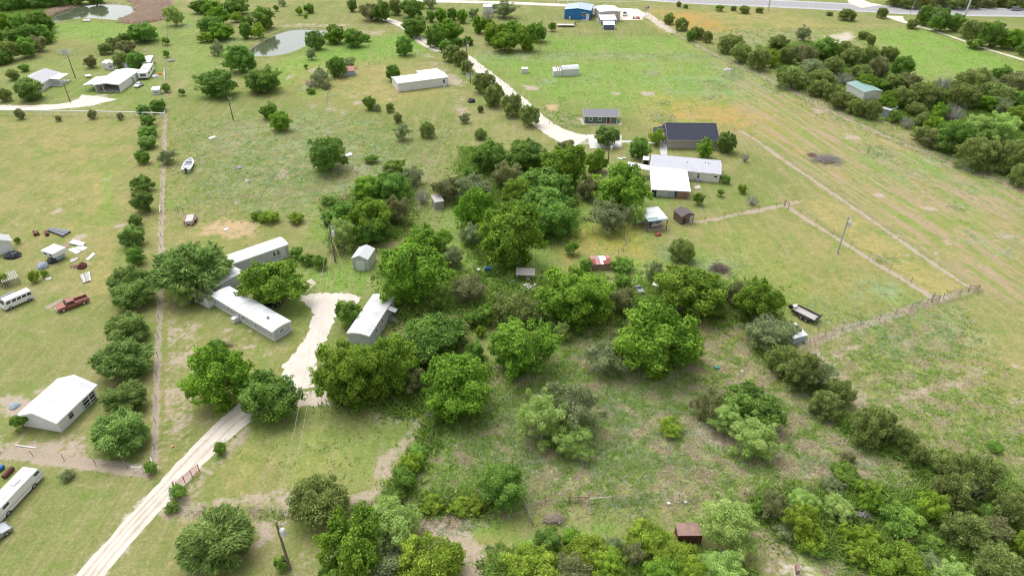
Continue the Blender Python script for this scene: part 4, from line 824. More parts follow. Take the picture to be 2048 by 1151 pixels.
def opening(t_, L, D, kind, side, u, z, w, hh, *opt):
    """window/door on a wall; side f,r,b,l; u 0..1 centre along the wall; z sill height; real frame standing proud of the wall, pane recessed in it"""
    fm = opt[0] if opt else m_trim; pm = opt[1] if len(opt) > 1 else m_glass
    ln = L if side in 'fb' else D; c = u * ln
    org, dx, out = {'f': (Vector((c, 0, 0)), Vector((1,0,0)), Vector((0,-1,0))), 'b': (Vector((c, D, 0)), Vector((1,0,0)), Vector((0,1,0))),
                    'l': (Vector((0, c, 0)), Vector((0,1,0)), Vector((-1,0,0))), 'r': (Vector((L, c, 0)), Vector((0,1,0)), Vector((1,0,0)))}[side]
    def bx(m_, a0, a1, z0, z1, d0, d1):
        vs = [org + dx * a + out * d + Vector((0, 0, zz)) for zz in (z0, z1) for a, d in ((a0, d0), (a1, d0), (a1, d1), (a0, d1))]
        m_.add(vs, [(0,3,2,1),(4,5,6,7),(0,1,5,4),(1,2,6,5),(2,3,7,6),(3,0,4,7)])
    f = .10 if kind != 'garage' else .05; m_ = MB()
    bx(m_, -w/2, -w/2 + f, z, z + hh, .004, .07); bx(m_, w/2 - f, w/2, z, z + hh, .004, .07); bx(m_, -w/2 + f, w/2 - f, z + hh - f, z + hh, .004, .07)
    if kind == 'window': bx(m_, -w/2 + f, w/2 - f, z, z + f, .004, .09)
    nm = {'window': 'window', 'door': 'door_frame', 'garage': 'garage_door_frame', 'oval': 'window'}[kind]
    if kind == 'oval':
        m_ = MB(); n = 16; o2 = org + Vector((0, 0, z + hh/2)); ring = lambda s, d: [o2 + dx * (math.cos(2*math.pi*k/n) * w/2*s) + Vector((0,0,math.sin(2*math.pi*k/n) * hh/2*s)) + out * d for k in range(n)]
        m_.add(ring(1, .004) + ring(1, .06), [tuple(range(n-1,-1,-1)), tuple(range(n, 2*n))] + [(k, (k+1) % n, n + (k+1) % n, n + k) for k in range(n)]); fo = m_.build(nm, m_steel, t_)
        p_ = MB(); p_.add(ring(.8, .062) + ring(.8, .07), [tuple(range(n-1,-1,-1)), tuple(range(n, 2*n))] + [(k, (k+1) % n, n + (k+1) % n, n + k) for k in range(n)]); p_.build('pane', m_glass, fo); return
    fo = m_.build(nm, fm, t_)
    if kind == 'window':
        hm = z + hh / 2
        for z0, z1 in ((z + f, hm - .025), (hm + .025, z + hh - f)):
            p_ = MB(); bx(p_, -w/2 + f, w/2 - f, z0, z1, .006, .03); p_.build('pane', pm, fo)
        s_ = MB(); bx(s_, -w/2 + f, w/2 - f, hm - .025, hm + .025, .006, .05); s_.build('sash_bar', fm, fo)
    elif kind == 'door':
        p_ = MB(); bx(p_, -w/2 + f, w/2 - f, z, z + hh - f, .006, .04); dl = p_.build('door', pm, fo)
    else:
        n = max(3, int(hh / .55))
        for k in range(n):
            p_ = MB(); z0 = z + (hh - f) * k / n; bx(p_, -w/2 + f, w/2 - f, z0 + .01, z + (hh - f) * (k + 1) / n - .012, .006, .035); p_.build('panel', pm, fo)
    return fo
Bd = building
# white barn beyond the field
t_, L, D = Bd('metal_barn', 'long white metal barn beside the gravel track, alone in the dry field', 'barn', (797,184), (896,171), depth=6.2, h=2.3, rise=0.45, roof='gable', wall=m_wall_metal, rmat=m_whiter, over=.15,
   openings=[('garage','f',.18,0,2.8,1.75,m_white,m_wall_metal),('window','f',.92,.75,.8,1.1,m_trim,m_glass),('door','f',.85,0,.8,1.75,m_trim,m_white)], fascia=m_white)
ext_ = MB(); ext_.box(L*.56, D + .01, 0, L - .01, D + 3.2, 2.2); ext_.build('rear_wing_wall', m_wall_metal, t_)
e2 = MB(); e2.prism([(D + .16, 2.28), (D + 3.4, 2.15), (D + 3.4, 2.25), (D + .16, 2.38)], 'x', L*.56, L + .15); e2.build('rear_wing_roof', m_whiter, t_)
st_ = MB(); st_.box(L*.88, -1.0, 0, L*.93, -.1, .5); st_.build('step', m_conc, t_)
# far left house with porch
t_, L, D = Bd('house', 'far left white house with grey roof and a small porch', 'house', (84,183), (121,160), C=(30,168), h=2.1, rise=1.1, roof='gable', wall=m_wall_w, rmat=m_lgrey, over=.45, fascia=m_white,
   openings=[('window','f',.12,1.0,1.0,1.2),('window','l',.3,1.0,1.1,1.2),('window','l',.7,1.0,1.1,1.2),('door','f',.62,0,1.0,2.0,m_trim,m_offw)])
pr_ = MB(); pr_.prism([(-3.2, 1.85), (-.55, 2.1), (-.55, 2.2), (-3.2, 1.95)], 'x', L*.42, L*.95); pr_.build('porch_roof', m_white, t_)
for x in (.44, .6, .76, .93):
    q_ = MB(); q_.box(L*x - .06, -3.1, 0, L*x + .06, -2.98, 1.86); q_.build('porch_post', m_white, t_)
q_ = MB(); q_.box(L*.42, -3.1, .02, L*.95, -.02, .18); q_.build('porch_floor', m_conc, t_)
q_ = MB(); q_.box(L*.44 + .08, -3.06, .75, L*.6 - .08, -3.02, .82); q_.box(L*.76 + .08, -3.06, .75, L*.93 - .08, -3.02, .82); q_.build('porch_rail', m_white, t_)
# carport garage, far left
t_, L, D = Bd('carport', 'large white open-front metal carport at the end of the far left drive', 'carport', (193,185), (242,184.5), C=(266,140), h=2.1, rise=0.45, roof='gable', axis='y', wall=m_wall_metal, rmat=m_whiter_y, over=.2, open_sides='f', inside=m_conc, fascia=m_white,
   posts=((.01,.01),(.99,.01),(.33,.01)), post_mat=m_white)
q_ = MB(); q_.prism([(-3.6, 1.7), (-.25, 1.95), (-.25, 2.03), (-3.6, 1.78)], 'y', 1.0, 8.5); q_.build('lean_to_roof', m_white, t_)
for y in (1.2, 4.8, 8.3): q_ = MB(); q_.box(-3.5, y, 0, -3.4, y + .1, 1.69); q_.build('post', m_white, t_)
Bd('shed_annex', 'small white roofed annex between the far carport and motor homes', 'shed', (256,168), (270,166), depth=4.5, h=1.7, rise=0.25, roof='shed', wall=m_offw, rmat=m_white, over=.2, open_sides='f', posts=((.02,.02),(.98,.02)), post_mat=m_white, inside=m_dirtypale)
Bd('garden_shed', 'tall narrow white shed behind the far left carport', 'shed', (208.5,139), (219,139), depth=2.0, h=1.9, rise=.3, roof='shed', wall=m_wall_w, rmat=m_white, over=.1)
Bd('garden_shed', 'low white shed with a dark window behind the far left carport', 'shed', (216,141), (230,139.5), depth=2.2, h=1.8, rise=.5, roof='gable', axis='y', wall=m_wall_w, rmat=m_white, over=.1, openings=[('window','f',.5,.6,.8,.8)])
Bd('cargo_trailer', 'white round-topped tank behind the far left carport', 'tank', (239,140), (263,140), depth=2.3, h=1.0, rise=1.0, roof='barrel', wall=m_white, rmat=m_white, over=.02)
Bd('coop', 'small white hutch with a mesh front near the white rail fence corner', 'hutch', (306,190), (321,189), depth=1.8, h=1.3, rise=.35, roof='shed', wall=m_white, rmat=m_white, over=.12, openings=[('window','f',.5,.3,1.4,.7,m_trim,m_steel)])
# blue metal building and tan neighbour
t_, L, D = Bd('metal_building', 'bright blue metal building with a pale blue grey roof', 'building', (1128.5,38), (1180,40.5), C=(1189,10), h=3.35, rise=0.6, roof='gable', axis='y', wall=m_blue, rmat=m_bluer, over=.2, fascia=m_blue, ridge=m_bluer,
   openings=[('window','f',.76,1.3,1.5,1.3),('door','f',.90,0,1.1,2.2,m_trim,m_white)])
q_ = MB(); q_.box(L*.19, -.5, 0, L*.24, -.02, 1.0); q_.build('air_conditioner', m_white, t_); q_ = MB(); q_.box(L*.7, -1.4, 0, L*.95, -.1, .15); q_.build('step', m_conc, t_)
Bd('metal_building', 'tan metal building with a white roof beside the gravel parking', 'building', (1199,43), (1239.5,42), C=(1240,12), h=3.3, rise=0.4, roof='gable', axis='y', wall=m_pinktan, rmat=m_whiter_y, over=.2, fascia=m_white)
Bd('lean_to', 'wide white-roofed lean-to against the tan metal building', 'shed', (1201,49.5), (1232.5,49), depth=4.6, h=1.6, rise=0.9, roof='shed', wall=m_steel, rmat=m_whiter, over=.12, posts=((0.01,0.0),(.99,0.0)), post_mat=m_white)
Bd('garden_shed', 'small slate blue shed with white roof in front of the lean-to', 'shed', (1206.5,59.5), (1229,59.5), depth=2.6, h=1.6, rise=0.7, roof='shed', wall=m_navy, rmat=m_whiter, over=.12, corner=m_trim)
# little sheds in the lush field
Bd('metal_shed', 'long white curved-roof shed standing in the bright green field', 'shed', (1125,153), (1157.5,151), depth=3.0, h=1.9, rise=.8, roof='gambrel', wall=m_sil, rmat=m_whiter, over=.06)
Bd('metal_shed', 'small white shed with red roof stripes in the bright green field', 'shed', (1107,153.5), (1124.5,153), depth=2.4, h=1.5, rise=.5, roof='shed', wall=m_sil, over=.05,
   sheets=[(0,.42,0,1,m_white),(.42,.52,0,1,m_rust),(.52,.66,0,1,m_white),(.66,.76,0,1,m_rust),(.76,.86,0,1,m_white),(.86,1,0,1,m_rust)], openings=[('door','f',.5,0,.7,1.2,m_trim,m_sil)])
Bd('metal_shed', 'tiny pale metal shed left of the white field sheds', 'shed', (1043.5,147), (1055.5,147), depth=1.6, h=1.3, rise=.3, roof='gable', wall=m_sil, rmat=m_white, over=.08)
# green cottage
t_, L, D = Bd('cottage', 'small dark green cottage with two windows and grey shingle roof', 'cottage', (1168,246), (1233.5,247), depth=4.4, h=1.9, rise=0.85, roof='gable', wall=m_green, rmat=m_greyroof, over=.3, corner=m_trim, fascia=m_trim,
   openings=[('window','f',.20,.6,.9,.95),('window','f',.48,.6,.9,.95),('door','f',.74,0,.95,1.75,m_trim,m_door_r)])
q_ = MB(); q_.box(L*.74-.28, -.075, 1.0, L*.74+.28, -.045, 1.6); q_.build('door_pane', m_glass, t_)
# slate roofed house
t_, L, D = Bd('house', 'tan brick house with a big dark slate roof', 'house', (1336,297), (1432,298), depth=9.6, h=2.25, rise=1.9, roof='gable', wall=m_tan, rmat=m_slate, over=.4, ridge=m_slate, fascia=m_tan)
q_ = MB(); q_.prism([(-2.6, 2.15), (-.12, 2.75), (-.12, 2.85), (-2.6, 2.25)], 'y', 3.2, 6.8); q_.build('porch_roof', m_slate, t_)
for y in (3.3, 6.6): q_ = MB(); q_.box(-2.55, y, 0, -2.4, y + .15, 2.18); q_.build('porch_post', m_post, t_)
q_ = MB(); q_.box(-2.6, 2.8, .01, -.02, 7, .12); q_.build('porch_floor', m_conc, t_)
# white double-wide with its metal additions
t_, L, D = Bd('mobile_home', 'long cream mobile home with light metal roof and oval window', 'mobile home', (1299,352), (1437,365.5), C=(1440,322), h=1.95, rise=0.5, roof='gable', wall=m_cream, rmat=M('pale_metal_roof', (.50,.50,.56), .5, var=.06, scale=.5, ribs=('x', .45, .03)), over=.2, fascia=m_white,
   openings=[('window','f',.70,.55,.7,1.15),('oval','f',.945,1.05,.65,.42),('window','r',.5,.7,.8,.9)])
for x, y in ((.52,.45),(.78,.55),(.83,.5)): q_ = MB(); q_.tube((L*x, D*y, 2.2), (L*x, D*y, 2.75), .08, .08); q_.build('roof_vent', m_steel, t_)
q_ = MB(); q_.box(L*.67, -.8, 0, L*.73, -.03, .55); q_.build('step', m_steel, t_)
rs = [(0,.5,0,1,m_whiter),(.5,.68,.42,1,m_whiter),(.5,.68,0,.42,m_sil),(.68,.84,0,1,m_whiter),(.84,1,0,1,m_whiter)]
t_, L, D = Bd('carport', 'big white metal carport in front of the cream mobile home', 'carport', (1303,393), (1377,397), C=(1381,343), h=1.55, rise=0.45, roof='shed', wall=m_galv, over=.25, sheets=rs, open_sides='f', inside=m_dirtypale)
for x0, x1, mt in ((0,.10,m_dark),(.12,.43,m_galv),(.435,.62,m_galv_b),(.66,.99,m_rust)):  # first panel is a dark sheet painted as shade in an open gap
    q_ = MB(); q_.box(L*x0, -.02, .05, L*x1, .04, 1.5); q_.build('wall_panel', mt, t_)
Bd('patio_roof', 'white patio roof left of the big white carport', 'patio roof', (1251,349), (1294,357), C=(1296,333), h=1.9, rise=.15, roof='shed', wall=m_white, rmat=m_coat, over=.15, open_sides='fblr', posts=((.02,.03),(.98,.03),(.02,.97),(.5,.03)), post_mat=m_white)
Bd('porch_canopy', 'small white porch canopy at the left end of the cream mobile home', 'canopy', (1284,336), (1296,337), depth=1.8, h=1.8, rise=.1, roof='shed', wall=m_dark, rmat=m_white, over=.05, open_sides='fl', posts=((.02,.02),), post_mat=m_white)
# carport shed with a boat, brown shed
Bd('carport', 'small patched-roof carport sheltering a boat', 'carport', (1295,464), (1333,459), C=(1311,416), h=2.15, rise=.15, roof='shed', over=.12, open_sides='fblr', posts=((.01,.02),(.99,.02),(.01,.98),(.99,.98),(.01,.5),(.99,.5)), inside=line_m,
   sheets=[(0,1,0,.10,m_galv_b),(0,.55,.10,.25,m_greenr),(.55,1,.10,.25,m_white),(0,1,.25,.5,m_white),(0,.6,.5,.68,m_sil),(.6,1,.5,.68,m_white),(0,1,.68,1,m_white)])
Bd('garden_shed', 'brown weathered shed with a pale door end beside the patched carport', 'shed', (1361,449), (1386,444), C=(1366,418), h=1.6, rise=0.5, roof='gable', axis='y', wall=m_brownwall, rmat=m_brownroof, over=.12, openings=[('door','f',.80,0,.8,1.5,m_wood,m_dirtypale),('door','f',.25,0,.8,1.3,m_brownwall,m_dark)])
# patched shed, fallen shed
Bd('garden_shed', 'patched red and white sheet-roofed shed between green bushes', 'shed', (1185,541), (1220,539), C=(1220,511), h=1.2, rise=0.35, roof='gable', over=.15, wall=m_rust,
   sheets=[(0,.2,.45,1,m_redsh),(.2,.44,.72,1,m_redsh),(.2,.44,.45,.72,m_teal),(0,.2,0,.45,m_redd),(.2,.44,0,.45,m_redsh),(.44,.78,.3,1,m_white),(.44,.6,0,.3,m_white),(.6,.78,0,.3,m_redd),(.78,1,.45,1,m_redsh),(.78,1,0,.45,m_redd)])
Bd('lean_to', 'leaning grey roofed shelter on poles beside scattered boards', 'shelter', (1033,562), (1068,563), C=(1070,541), h=1.2, rise=.3, roof='shed', over=.1, wall=m_wood, rmat=m_wood, open_sides='fblr', posts=((.02,.02),(.98,.02),(.02,.98),(.98,.98)), post_mat=m_wood)
# green roofed barn in the thicket, blue shed beside it
Bd('metal_barn', 'white barn with a teal green roof inside the juniper thicket', 'barn', (1689,184), (1724,203), C=(1762,181), h=2.5, rise=0.35, roof='gable', wall=m_wall_metal, rmat=m_greenr, over=.1, fascia=m_white, openings=[('garage','r',.45,0,2.0,2.0,m_trim,m_wall_metal)])
Bd('garden_shed', 'small pale blue shed in the junipers right of the green roofed barn', 'shed', (1759,232), (1776,237), depth=3.2, h=2.0, rise=.3, roof='shed', wall=m_galv_b, rmat=m_sil, over=.1)
# field sheds by the ponds
Bd('metal_shed', 'small patched white metal hut before the wide bush below the pond', 'hut', (520,173), (532,178), depth=2.6, h=2.1, rise=.25, roof='shed', wall=m_sil, rmat=m_sil, over=.08, openings=[('window','r',.5,.9,.5,.7,m_dark,m_dark),('door','f',.5,0,.6,1.6,m_rust,m_redsh)])
Bd('metal_shed', 'low grey metal hut with a faded red roof by the pond trees', 'hut', (687,153), (710,152), depth=3.0, h=1.5, rise=.9, roof='gable', wall=m_galv_b, rmat=m_redsh, over=.1)
Bd('garden_shed', 'ruined grey hut half hidden by bare brush in the middle field', 'hut', (871,420), (888,417), depth=2.4, h=1.6, rise=.3, roof='shed', wall=m_wood, rmat=m_dirtypale, over=.1)
Bd('garden_shed', 'white roofed shed behind bare grey brush near the gravel road', 'shed', (967,27), (990,27), depth=4, h=2.4, rise=.5, roof='gable', wall=m_wall_w, rmat=m_white, over=.1)
# L-shaped mobile home
mwin = lambda u: [('window','f',u-.017,.95,.85,1.15), ('window','f',u+.017,.95,.85,1.15)]
t_, L, D = Bd('mobile_home', 'grey walled mobile home wing with a pale roof, nearest the driveway', 'mobile home', (429,610), (549.5,682.5), C=(581.5,643.5), h=1.75, rise=.18, roof='arch', wall=m_greywall, rmat=m_coat, over=.12, skirt=(.35, m_white), fascia=m_white, corner=m_trim,
   openings=[('window','f',.05,0.6,.5,.85),('window','f',.09,0.6,.5,.85),('window','f',.28,0.6,.6,.85),('window','f',.335,0.6,.6,.85),('window','f',.47,0.6,.6,.85),('window','f',.525,0.6,.6,.85),('window','f',.73,0.6,.6,.85),('window','f',.93,.85,.5,.45),('window','r',.48,.8,.95,.6)])
q_ = MB(); q_.box(L*.80, D*.42, 1.9, L*.82, D*.52, 2.3); q_.build('roof_vent', m_steel, t_)
q_ = MB(); q_.box(L*.40, -1.0, 0, L*.45, -.06, .8); q_.build('air_conditioner', m_white, t_)
t_, L, D = Bd('mobile_home', 'pale roofed far wing of the L-shaped mobile home', 'mobile home', (468,553), (580,512.5), C=(553,477), h=2.35, rise=0.28, roof='arch', wall=m_greywall, rmat=M('pale_flat_roof', (.79,.79,.80), .5, var=.07, scale=.4), over=.12, fascia=m_white, skirt=(.35, m_white),
   openings=[('window','f',.74,.95,.65,1.0),('window','f',.81,.95,.65,1.0),('door','f',.90,.4,.9,1.9,m_trim,m_white)])
Bd('annex', 'flat roofed link between the two wings of the mobile home', 'annex', (430,600), (492,566), C=(466,526), h=2.15, rise=.12, roof='shed', wall=m_greywall, rmat=m_coat, over=.12)
Bd('annex', 'small white walled annex under a light tree at the mobile home corner', 'annex', (391,603), (419,616), C=(436,590), h=1.7, rise=.15, roof='shed', wall=m_wall_w, rmat=m_coat, over=.12, skirt=(.3, m_white))
# pale trailer home
t_, L, D = Bd('mobile_home', 'pale trailer home with streaked roof right of the gravel yard', 'mobile home', (742,700), (790,622), C=(748,588), h=2.5, rise=0.26, roof='arch', wall=m_greywall, rmat=M('streaked_roof', (.70,.70,.72), .6, var=.3, scale=.45, c2=(.50,.49,.50)), over=.1, fascia=m_white,
   openings=[('window','f',.86,1.2,.9,1.0),('door','f',.74,.4,.85,1.9,m_trim,m_sil),('window','f',.50,1.2,.8,.9),('window','f',.25,1.2,.8,.9),('window','r',.5,1.2,1.2,.9)])
q_ = MB(); q_.prism([(-1.3, 1.9), (-.05, 2.3), (-.05, 2.36), (-1.3, 1.96)], 'x', L*.70, L*.80); q_.build('door_awning', m_sil, t_)
for k in range(4): q_ = MB(); q_.box(L*.70, -.5 - .32*k, 0, L*.78, -.2 - .32*k, .75 - .18*k); q_.build('step', m_wood, t_)
t_, L, D = Bd('metal_shed', 'grey metal shed with a white door and peaked roof near the utility pole', 'shed', (706.5,539), (738.5,542), C=(744.5,497), h=2.15, rise=.62, roof='gable', axis='y', wall=m_galv, rmat=m_sil, over=.06, openings=[('door','f',.5,0,1.35,1.75,m_trim,m_white)])
# white gabled house on the left
t_, L, D = Bd('house', 'white gabled outbuilding with a railed open porch on the left', 'house', (124,864), (196,794), C=(41,826), h=1.95, rise=1.0, roof='gable', wall=m_wall_w, rmat=m_coat, over=.35, fascia=m_trim, openings=[('window','f',.31,.5,.95,1.15,m_trim,m_glass)])
q_ = MB(); q_.box(L*.62, -.015, .15, L*.97, .0, 1.75); q_.build('porch_shade_panel', m_dark, t_)  # dark sheet on the closed wall, painted as the shade inside the porch
for z in (.45, 1.0): q_ = MB(); q_.box(L*.62, -.08, z, L*.97, -.02, z + .1); q_.build('porch_rail', m_trim, t_)
for x in (.62, .80, .965): q_ = MB(); q_.box(L*x - .05, -.12, .0, L*x + .05, -.03, 1.85); q_.build('porch_post', m_trim, t_)
Bd('garden_shed', 'little white gabled shed at the left edge behind a black tarp', 'shed', (-8,512), (29,501), C=(16,470), h=2.0, rise=.75, roof='gable', axis='y', wall=m_wall_w, rmat=m_lgrey, over=.25, fascia=m_trim)
# rusty shed by the bottom edge
Bd('metal_shed', 'small rusty red metal shed by the lime bushes at the bottom', 'shed', (1353,1088), (1401,1088), C=(1399,1048), h=1.5, rise=.12, roof='shed', wall=m_rust_d, rmat=m_rust, over=.08)
Bd('garden_shed', 'small white roofed blue shed where the pasture fence meets the hedge', 'shed', (1583,690), (1610,683), C=(1595,647), h=1.2, rise=.2, roof='shed', wall=m_galv_b, rmat=m_white, over=.1)
# ---------------------------------------------------------------- vehicles
m_tyre = M('tyre_rubber', (.035,.035,.037), .85, var=.2); m_rim = M('steel_rim', (.45,.45,.46), .4, metal=.5, var=.1); m_lamp = M('lamp_glass', (.75,.75,.70), .15, var=.05); m_tail = M('tail_lamp', (.4,.03,.02), .3)
m_redp = M('sun_faded_red_paint', (.28,.07,.05), .5, var=.25, scale=1.2, c2=(.36,.15,.115)); m_carw = M('white_car_paint', (.78,.78,.78), .3, var=.05); m_carg = M('grey_car_paint', (.34,.35,.38), .3, metal=.3, var=.05)
m_cars = M('silver_car_paint', (.55,.57,.62), .25, metal=.3, var=.05); m_card = M('dark_green_car_paint', (.05,.08,.08), .25, metal=.3, var=.05); m_wornbed = M('worn_bed_floor', (.20,.08,.07), .8, var=.5, scale=3)
m_tarpk = M('black_tarp', (.035,.038,.045), .45, var=.3, scale=2); m_tarpb = M('blue_grey_tarp', (.40,.45,.55), .6, var=.25, scale=2); m_bluep = M('blue_plastic', (.03,.14,.42), .4, var=.1); m_teal2 = M('teal_plastic', (.03,.28,.22), .5, var=.1)
m_tin = M('white_tin_panel', (.74,.74,.72), .5, var=.15, scale=2, ribs=('y', .3, .015)); m_lumber = M('dark_grey_lumber', (.15,.15,.16), .9, var=.35, scale=3); m_plank = M('pale_weathered_plank', (.55,.52,.48), .9, var=.25, scale=4)
m_stripe = M('faded_red_stripe', (.50,.36,.33), .5, var=.1); m_orange = M('orange_plastic', (.7,.22,.04), .5, var=.1); m_redgate = M('red_oxide_paint', (.42,.12,.07), .6, var=.3, scale=4); m_wire = M('fence_wire', (.30,.29,.28), .5, metal=.6, var=.1)
m_wpole = M('utility_pole_wood', (.24,.19,.155), .9, var=.35, scale=5); m_gpole = M('pale_grey_pole', (.48,.47,.45), .85, var=.25, scale=5); m_steelw = M('galvanised_pole', (.60,.64,.68), .45, metal=.3, var=.08); m_tpost = M('steel_t_post', (.22,.20,.18), .8, var=.3)
def pose(rear, front, z=0.0):
    a, b = P(*rear), P(*front); c = (a + b) / 2; return (c.x, c.y, z), math.atan2(b.y - a.y, b.x - a.x), (b - a).length
def wheel(t_, x, y, r, w=.22, rim=m_rim):
    s = 1 if y > 0 else -1; m_ = MB(); m_.tube((x, y - s * w, r), (x, y, r), r, r, 16); o = m_.build('wheel', m_tyre, t_)
    m_ = MB(); m_.tube((x, y - s*.01, r), (x, y + s*.02, r), r*.58, r*.5, 12); m_.build('rim', rim, o)
def lerp4(q, u, v): return q[0].lerp(q[1], u).lerp(q[3].lerp(q[2], u), v)
def glass_on(t_, quad, rects, nm='window', mat=None, lift=.012):
    """panes set 12 mm proud of a body face; quad: four corners bottom-left, bottom-right, top-right, top-left seen from outside"""
    q = [Vector(v) for v in quad]; n = (q[1] - q[0]).cross(q[3] - q[0]).normalized()
    for u0, v0, u1, v1 in rects:
        f = [lerp4(q, u0, v0), lerp4(q, u1, v0), lerp4(q, u1, v1), lerp4(q, u0, v1)]; m_ = MB()
        m_.add([p + n * .001 for p in f] + [p + n * lift for p in f], [(0,3,2,1),(4,5,6,7),(0,1,5,4),(1,2,6,5),(2,3,7,6),(3,0,4,7)]); m_.build(nm, mat or m_glass, t_)
def cabin(t_, x0, x1, w, z0, z1, rake_b, rake_f, tum, paint, side=((.06,.1,.46,.88),(.54,.1,.94,.88)), front=((.06,.08,.94,.9),), back=((.1,.15,.9,.85),), name='cabin'):
    b = [(x0, -w/2), (x1, -w/2), (x1, w/2), (x0, w/2)]; t = [(x0 + rake_b, -w/2 + tum), (x1 - rake_f, -w/2 + tum), (x1 - rake_f, w/2 - tum), (x0 + rake_b, w/2 - tum)]
    m_ = MB(); m_.frus(b, z0, t, z1); m_.build(name, paint, t_)
    B = [Vector((*p, z0)) for p in b]; T = [Vector((*p, z1)) for p in t]
    glass_on(t_, (B[1], B[2], T[2], T[1]), front, 'windshield'); glass_on(t_, (B[3], B[0], T[0], T[3]), back, 'rear_window')
    glass_on(t_, (B[0], B[1], T[1], T[0]), side); glass_on(t_, (B[2], B[3], T[3], T[2]), [(1 - c, b_, 1 - a, d) for a, b_, c, d in side])
def lights(t_, L, w, z, front=True):
    for s in (-1, 1):
        m_ = MB(); m_.box(L/2 - .01, s*(w/2 - .3) - .13, z, L/2 + .03, s*(w/2 - .3) + .13, z + .16); m_.build('headlight', m_lamp, t_)
        m_ = MB(); m_.box(-L/2 - .03, s*(w/2 - .2) - .1, z, -L/2 + .01, s*(w/2 - .2) + .1, z + .22); m_.build('tail_light', m_tail, t_)
def car(name, label, cat, rear, front, paint, L=4.6, w=1.8, style='sedan', group=None):
    loc, rz, _ = pose(rear, front); t_ = thing(name, label, cat, loc, rz, group); h = L / 2; t_.scale = (.62, .62, .62) if name == 'old_car' else (.8, .8, .8)
    pr = [(-h, .35), (-h + .05, .75), (-h + .5, .92), (h - 1.2, .92), (h - .15, .74), (h, .55), (h, .32)]
    m_ = MB(); m_.prism(pr, 'y', -w/2, w/2); m_.build('body', paint, t_)
    if style == 'sedan': cabin(t_, -h + .7, h - 1.15, w - .12, .915, 1.40, .55, .70, .16, paint)
    elif style == 'suv': cabin(t_, -h + .08, h - 1.25, w - .1, .915, 1.68, .22, .60, .12, paint, side=((.05,.1,.3,.86),(.34,.1,.62,.86),(.66,.1,.94,.86)))
    elif style == 'pickup': cabin(t_, -h + 1.9, h - 1.35, w - .1, .915, 1.62, .12, .55, .12, paint)
    for x in (-h + .85, h - .85):
        for s in (-1, 1): wheel(t_, x, s * (w/2 + .01), .33)
    lights(t_, L, w, .55); return t_
# red pickup
loc, rz, _ = pose((172,602), (121,621)); t_ = thing('pickup_truck', 'old faded red pickup truck parked on the left lawn', 'pickup truck', loc, rz); t_.scale = (.78,.78,.78); L_, w = 5.6, 2.0; h = L_ / 2
m_ = MB(); m_.prism([(-h+2.35,.42),(-h+2.35,1.05),(h-1.55,1.05),(h-.12,.98),(h,.85),(h,.42)], 'y', -w/2, w/2); m_.build('body', m_redp, t_)
for s in (-1, 1):
    m_ = MB(); y0, y1 = sorted((s*w/2, s*(w/2 - .16))); m_.box(-h, y0, .45, -h + 2.34, y1, 1.05); m_.build('bed_side', m_redp, t_)
m_ = MB(); m_.box(-h + .07, -w/2 + .165, .5, -h + 2.26, w/2 - .165, .6); m_.build('bed_floor', m_wornbed, t_)
m_ = MB(); m_.box(-h, -w/2 + .165, .5, -h + .065, w/2 - .165, 1.04); m_.build('tailgate', m_redp, t_)
m_ = MB(); m_.box(-h + 2.27, -w/2 + .165, .5, -h + 2.34, w/2 - .165, 1.06); m_.build('bed_headboard', m_redp, t_)
cabin(t_, -h + 2.37, h - 1.5, w - .1, 1.055, 1.62, .1, .42, .14, m_redp, side=((.06,.1,.66,.88),(.70,.1,.93,.88)))
m_ = MB(); m_.box(h + .002, -w/2, .40, h + .09, w/2, .60); m_.build('front_bumper', m_chrome, t_); m_ = MB(); m_.box(h + .002, -w/2 + .35, .63, h + .04, w/2 - .35, .82); m_.build('grille', m_trim, t_)
for x in (-h + 1.05, h - .95):
    for s in (-1, 1): wheel(t_, x, s * (w/2 + .01), .36, rim=m_lamp)
lights(t_, L_, w, .66)
# white passenger van
loc, rz, _ = pose((60,597), (14,617)); t_ = thing('passenger_van', 'old white passenger van with a row of side windows', 'van', loc, rz); t_.scale = (.80,.80,.80); L_, w = 5.2, 2.0; h = L_/2
m_ = MB(); m_.prism([(-h,.45),(-h,1.2),(h-.05,1.2),(h,1.0),(h,.42)], 'y', -w/2, w/2); m_.build('body', m_carw, t_)
sd5 = [(a, .12, a + .145, .72) for a in (.04, .22, .40, .58, .78)]
cabin(t_, -h, h - .05, w, 1.205, 2.0, .12, .55, .14, m_carw, side=sd5, front=((.06,.1,.94,.82),), name='upper_body')
m_ = MB(); m_.frus([(-h+.3,-w/2+.25),(h-.8,-w/2+.25),(h-.8,w/2-.25),(-h+.3,w/2-.25)], 2.002, [(-h+.5,-w/2+.45),(h-1,-w/2+.45),(h-1,w/2-.45),(-h+.5,w/2-.45)], 2.14); m_.build('raised_roof', m_carw, t_)
for x in (-h + .95, h - .95):
    for s in (-1, 1): wheel(t_, x, s * (w/2 + .01), .36)
lights(t_, L_, w, .7); m_ = MB(); m_.box(h + .002, -w/2, .38, h + .08, w/2, .52); m_.build('front_bumper', m_chrome, t_)
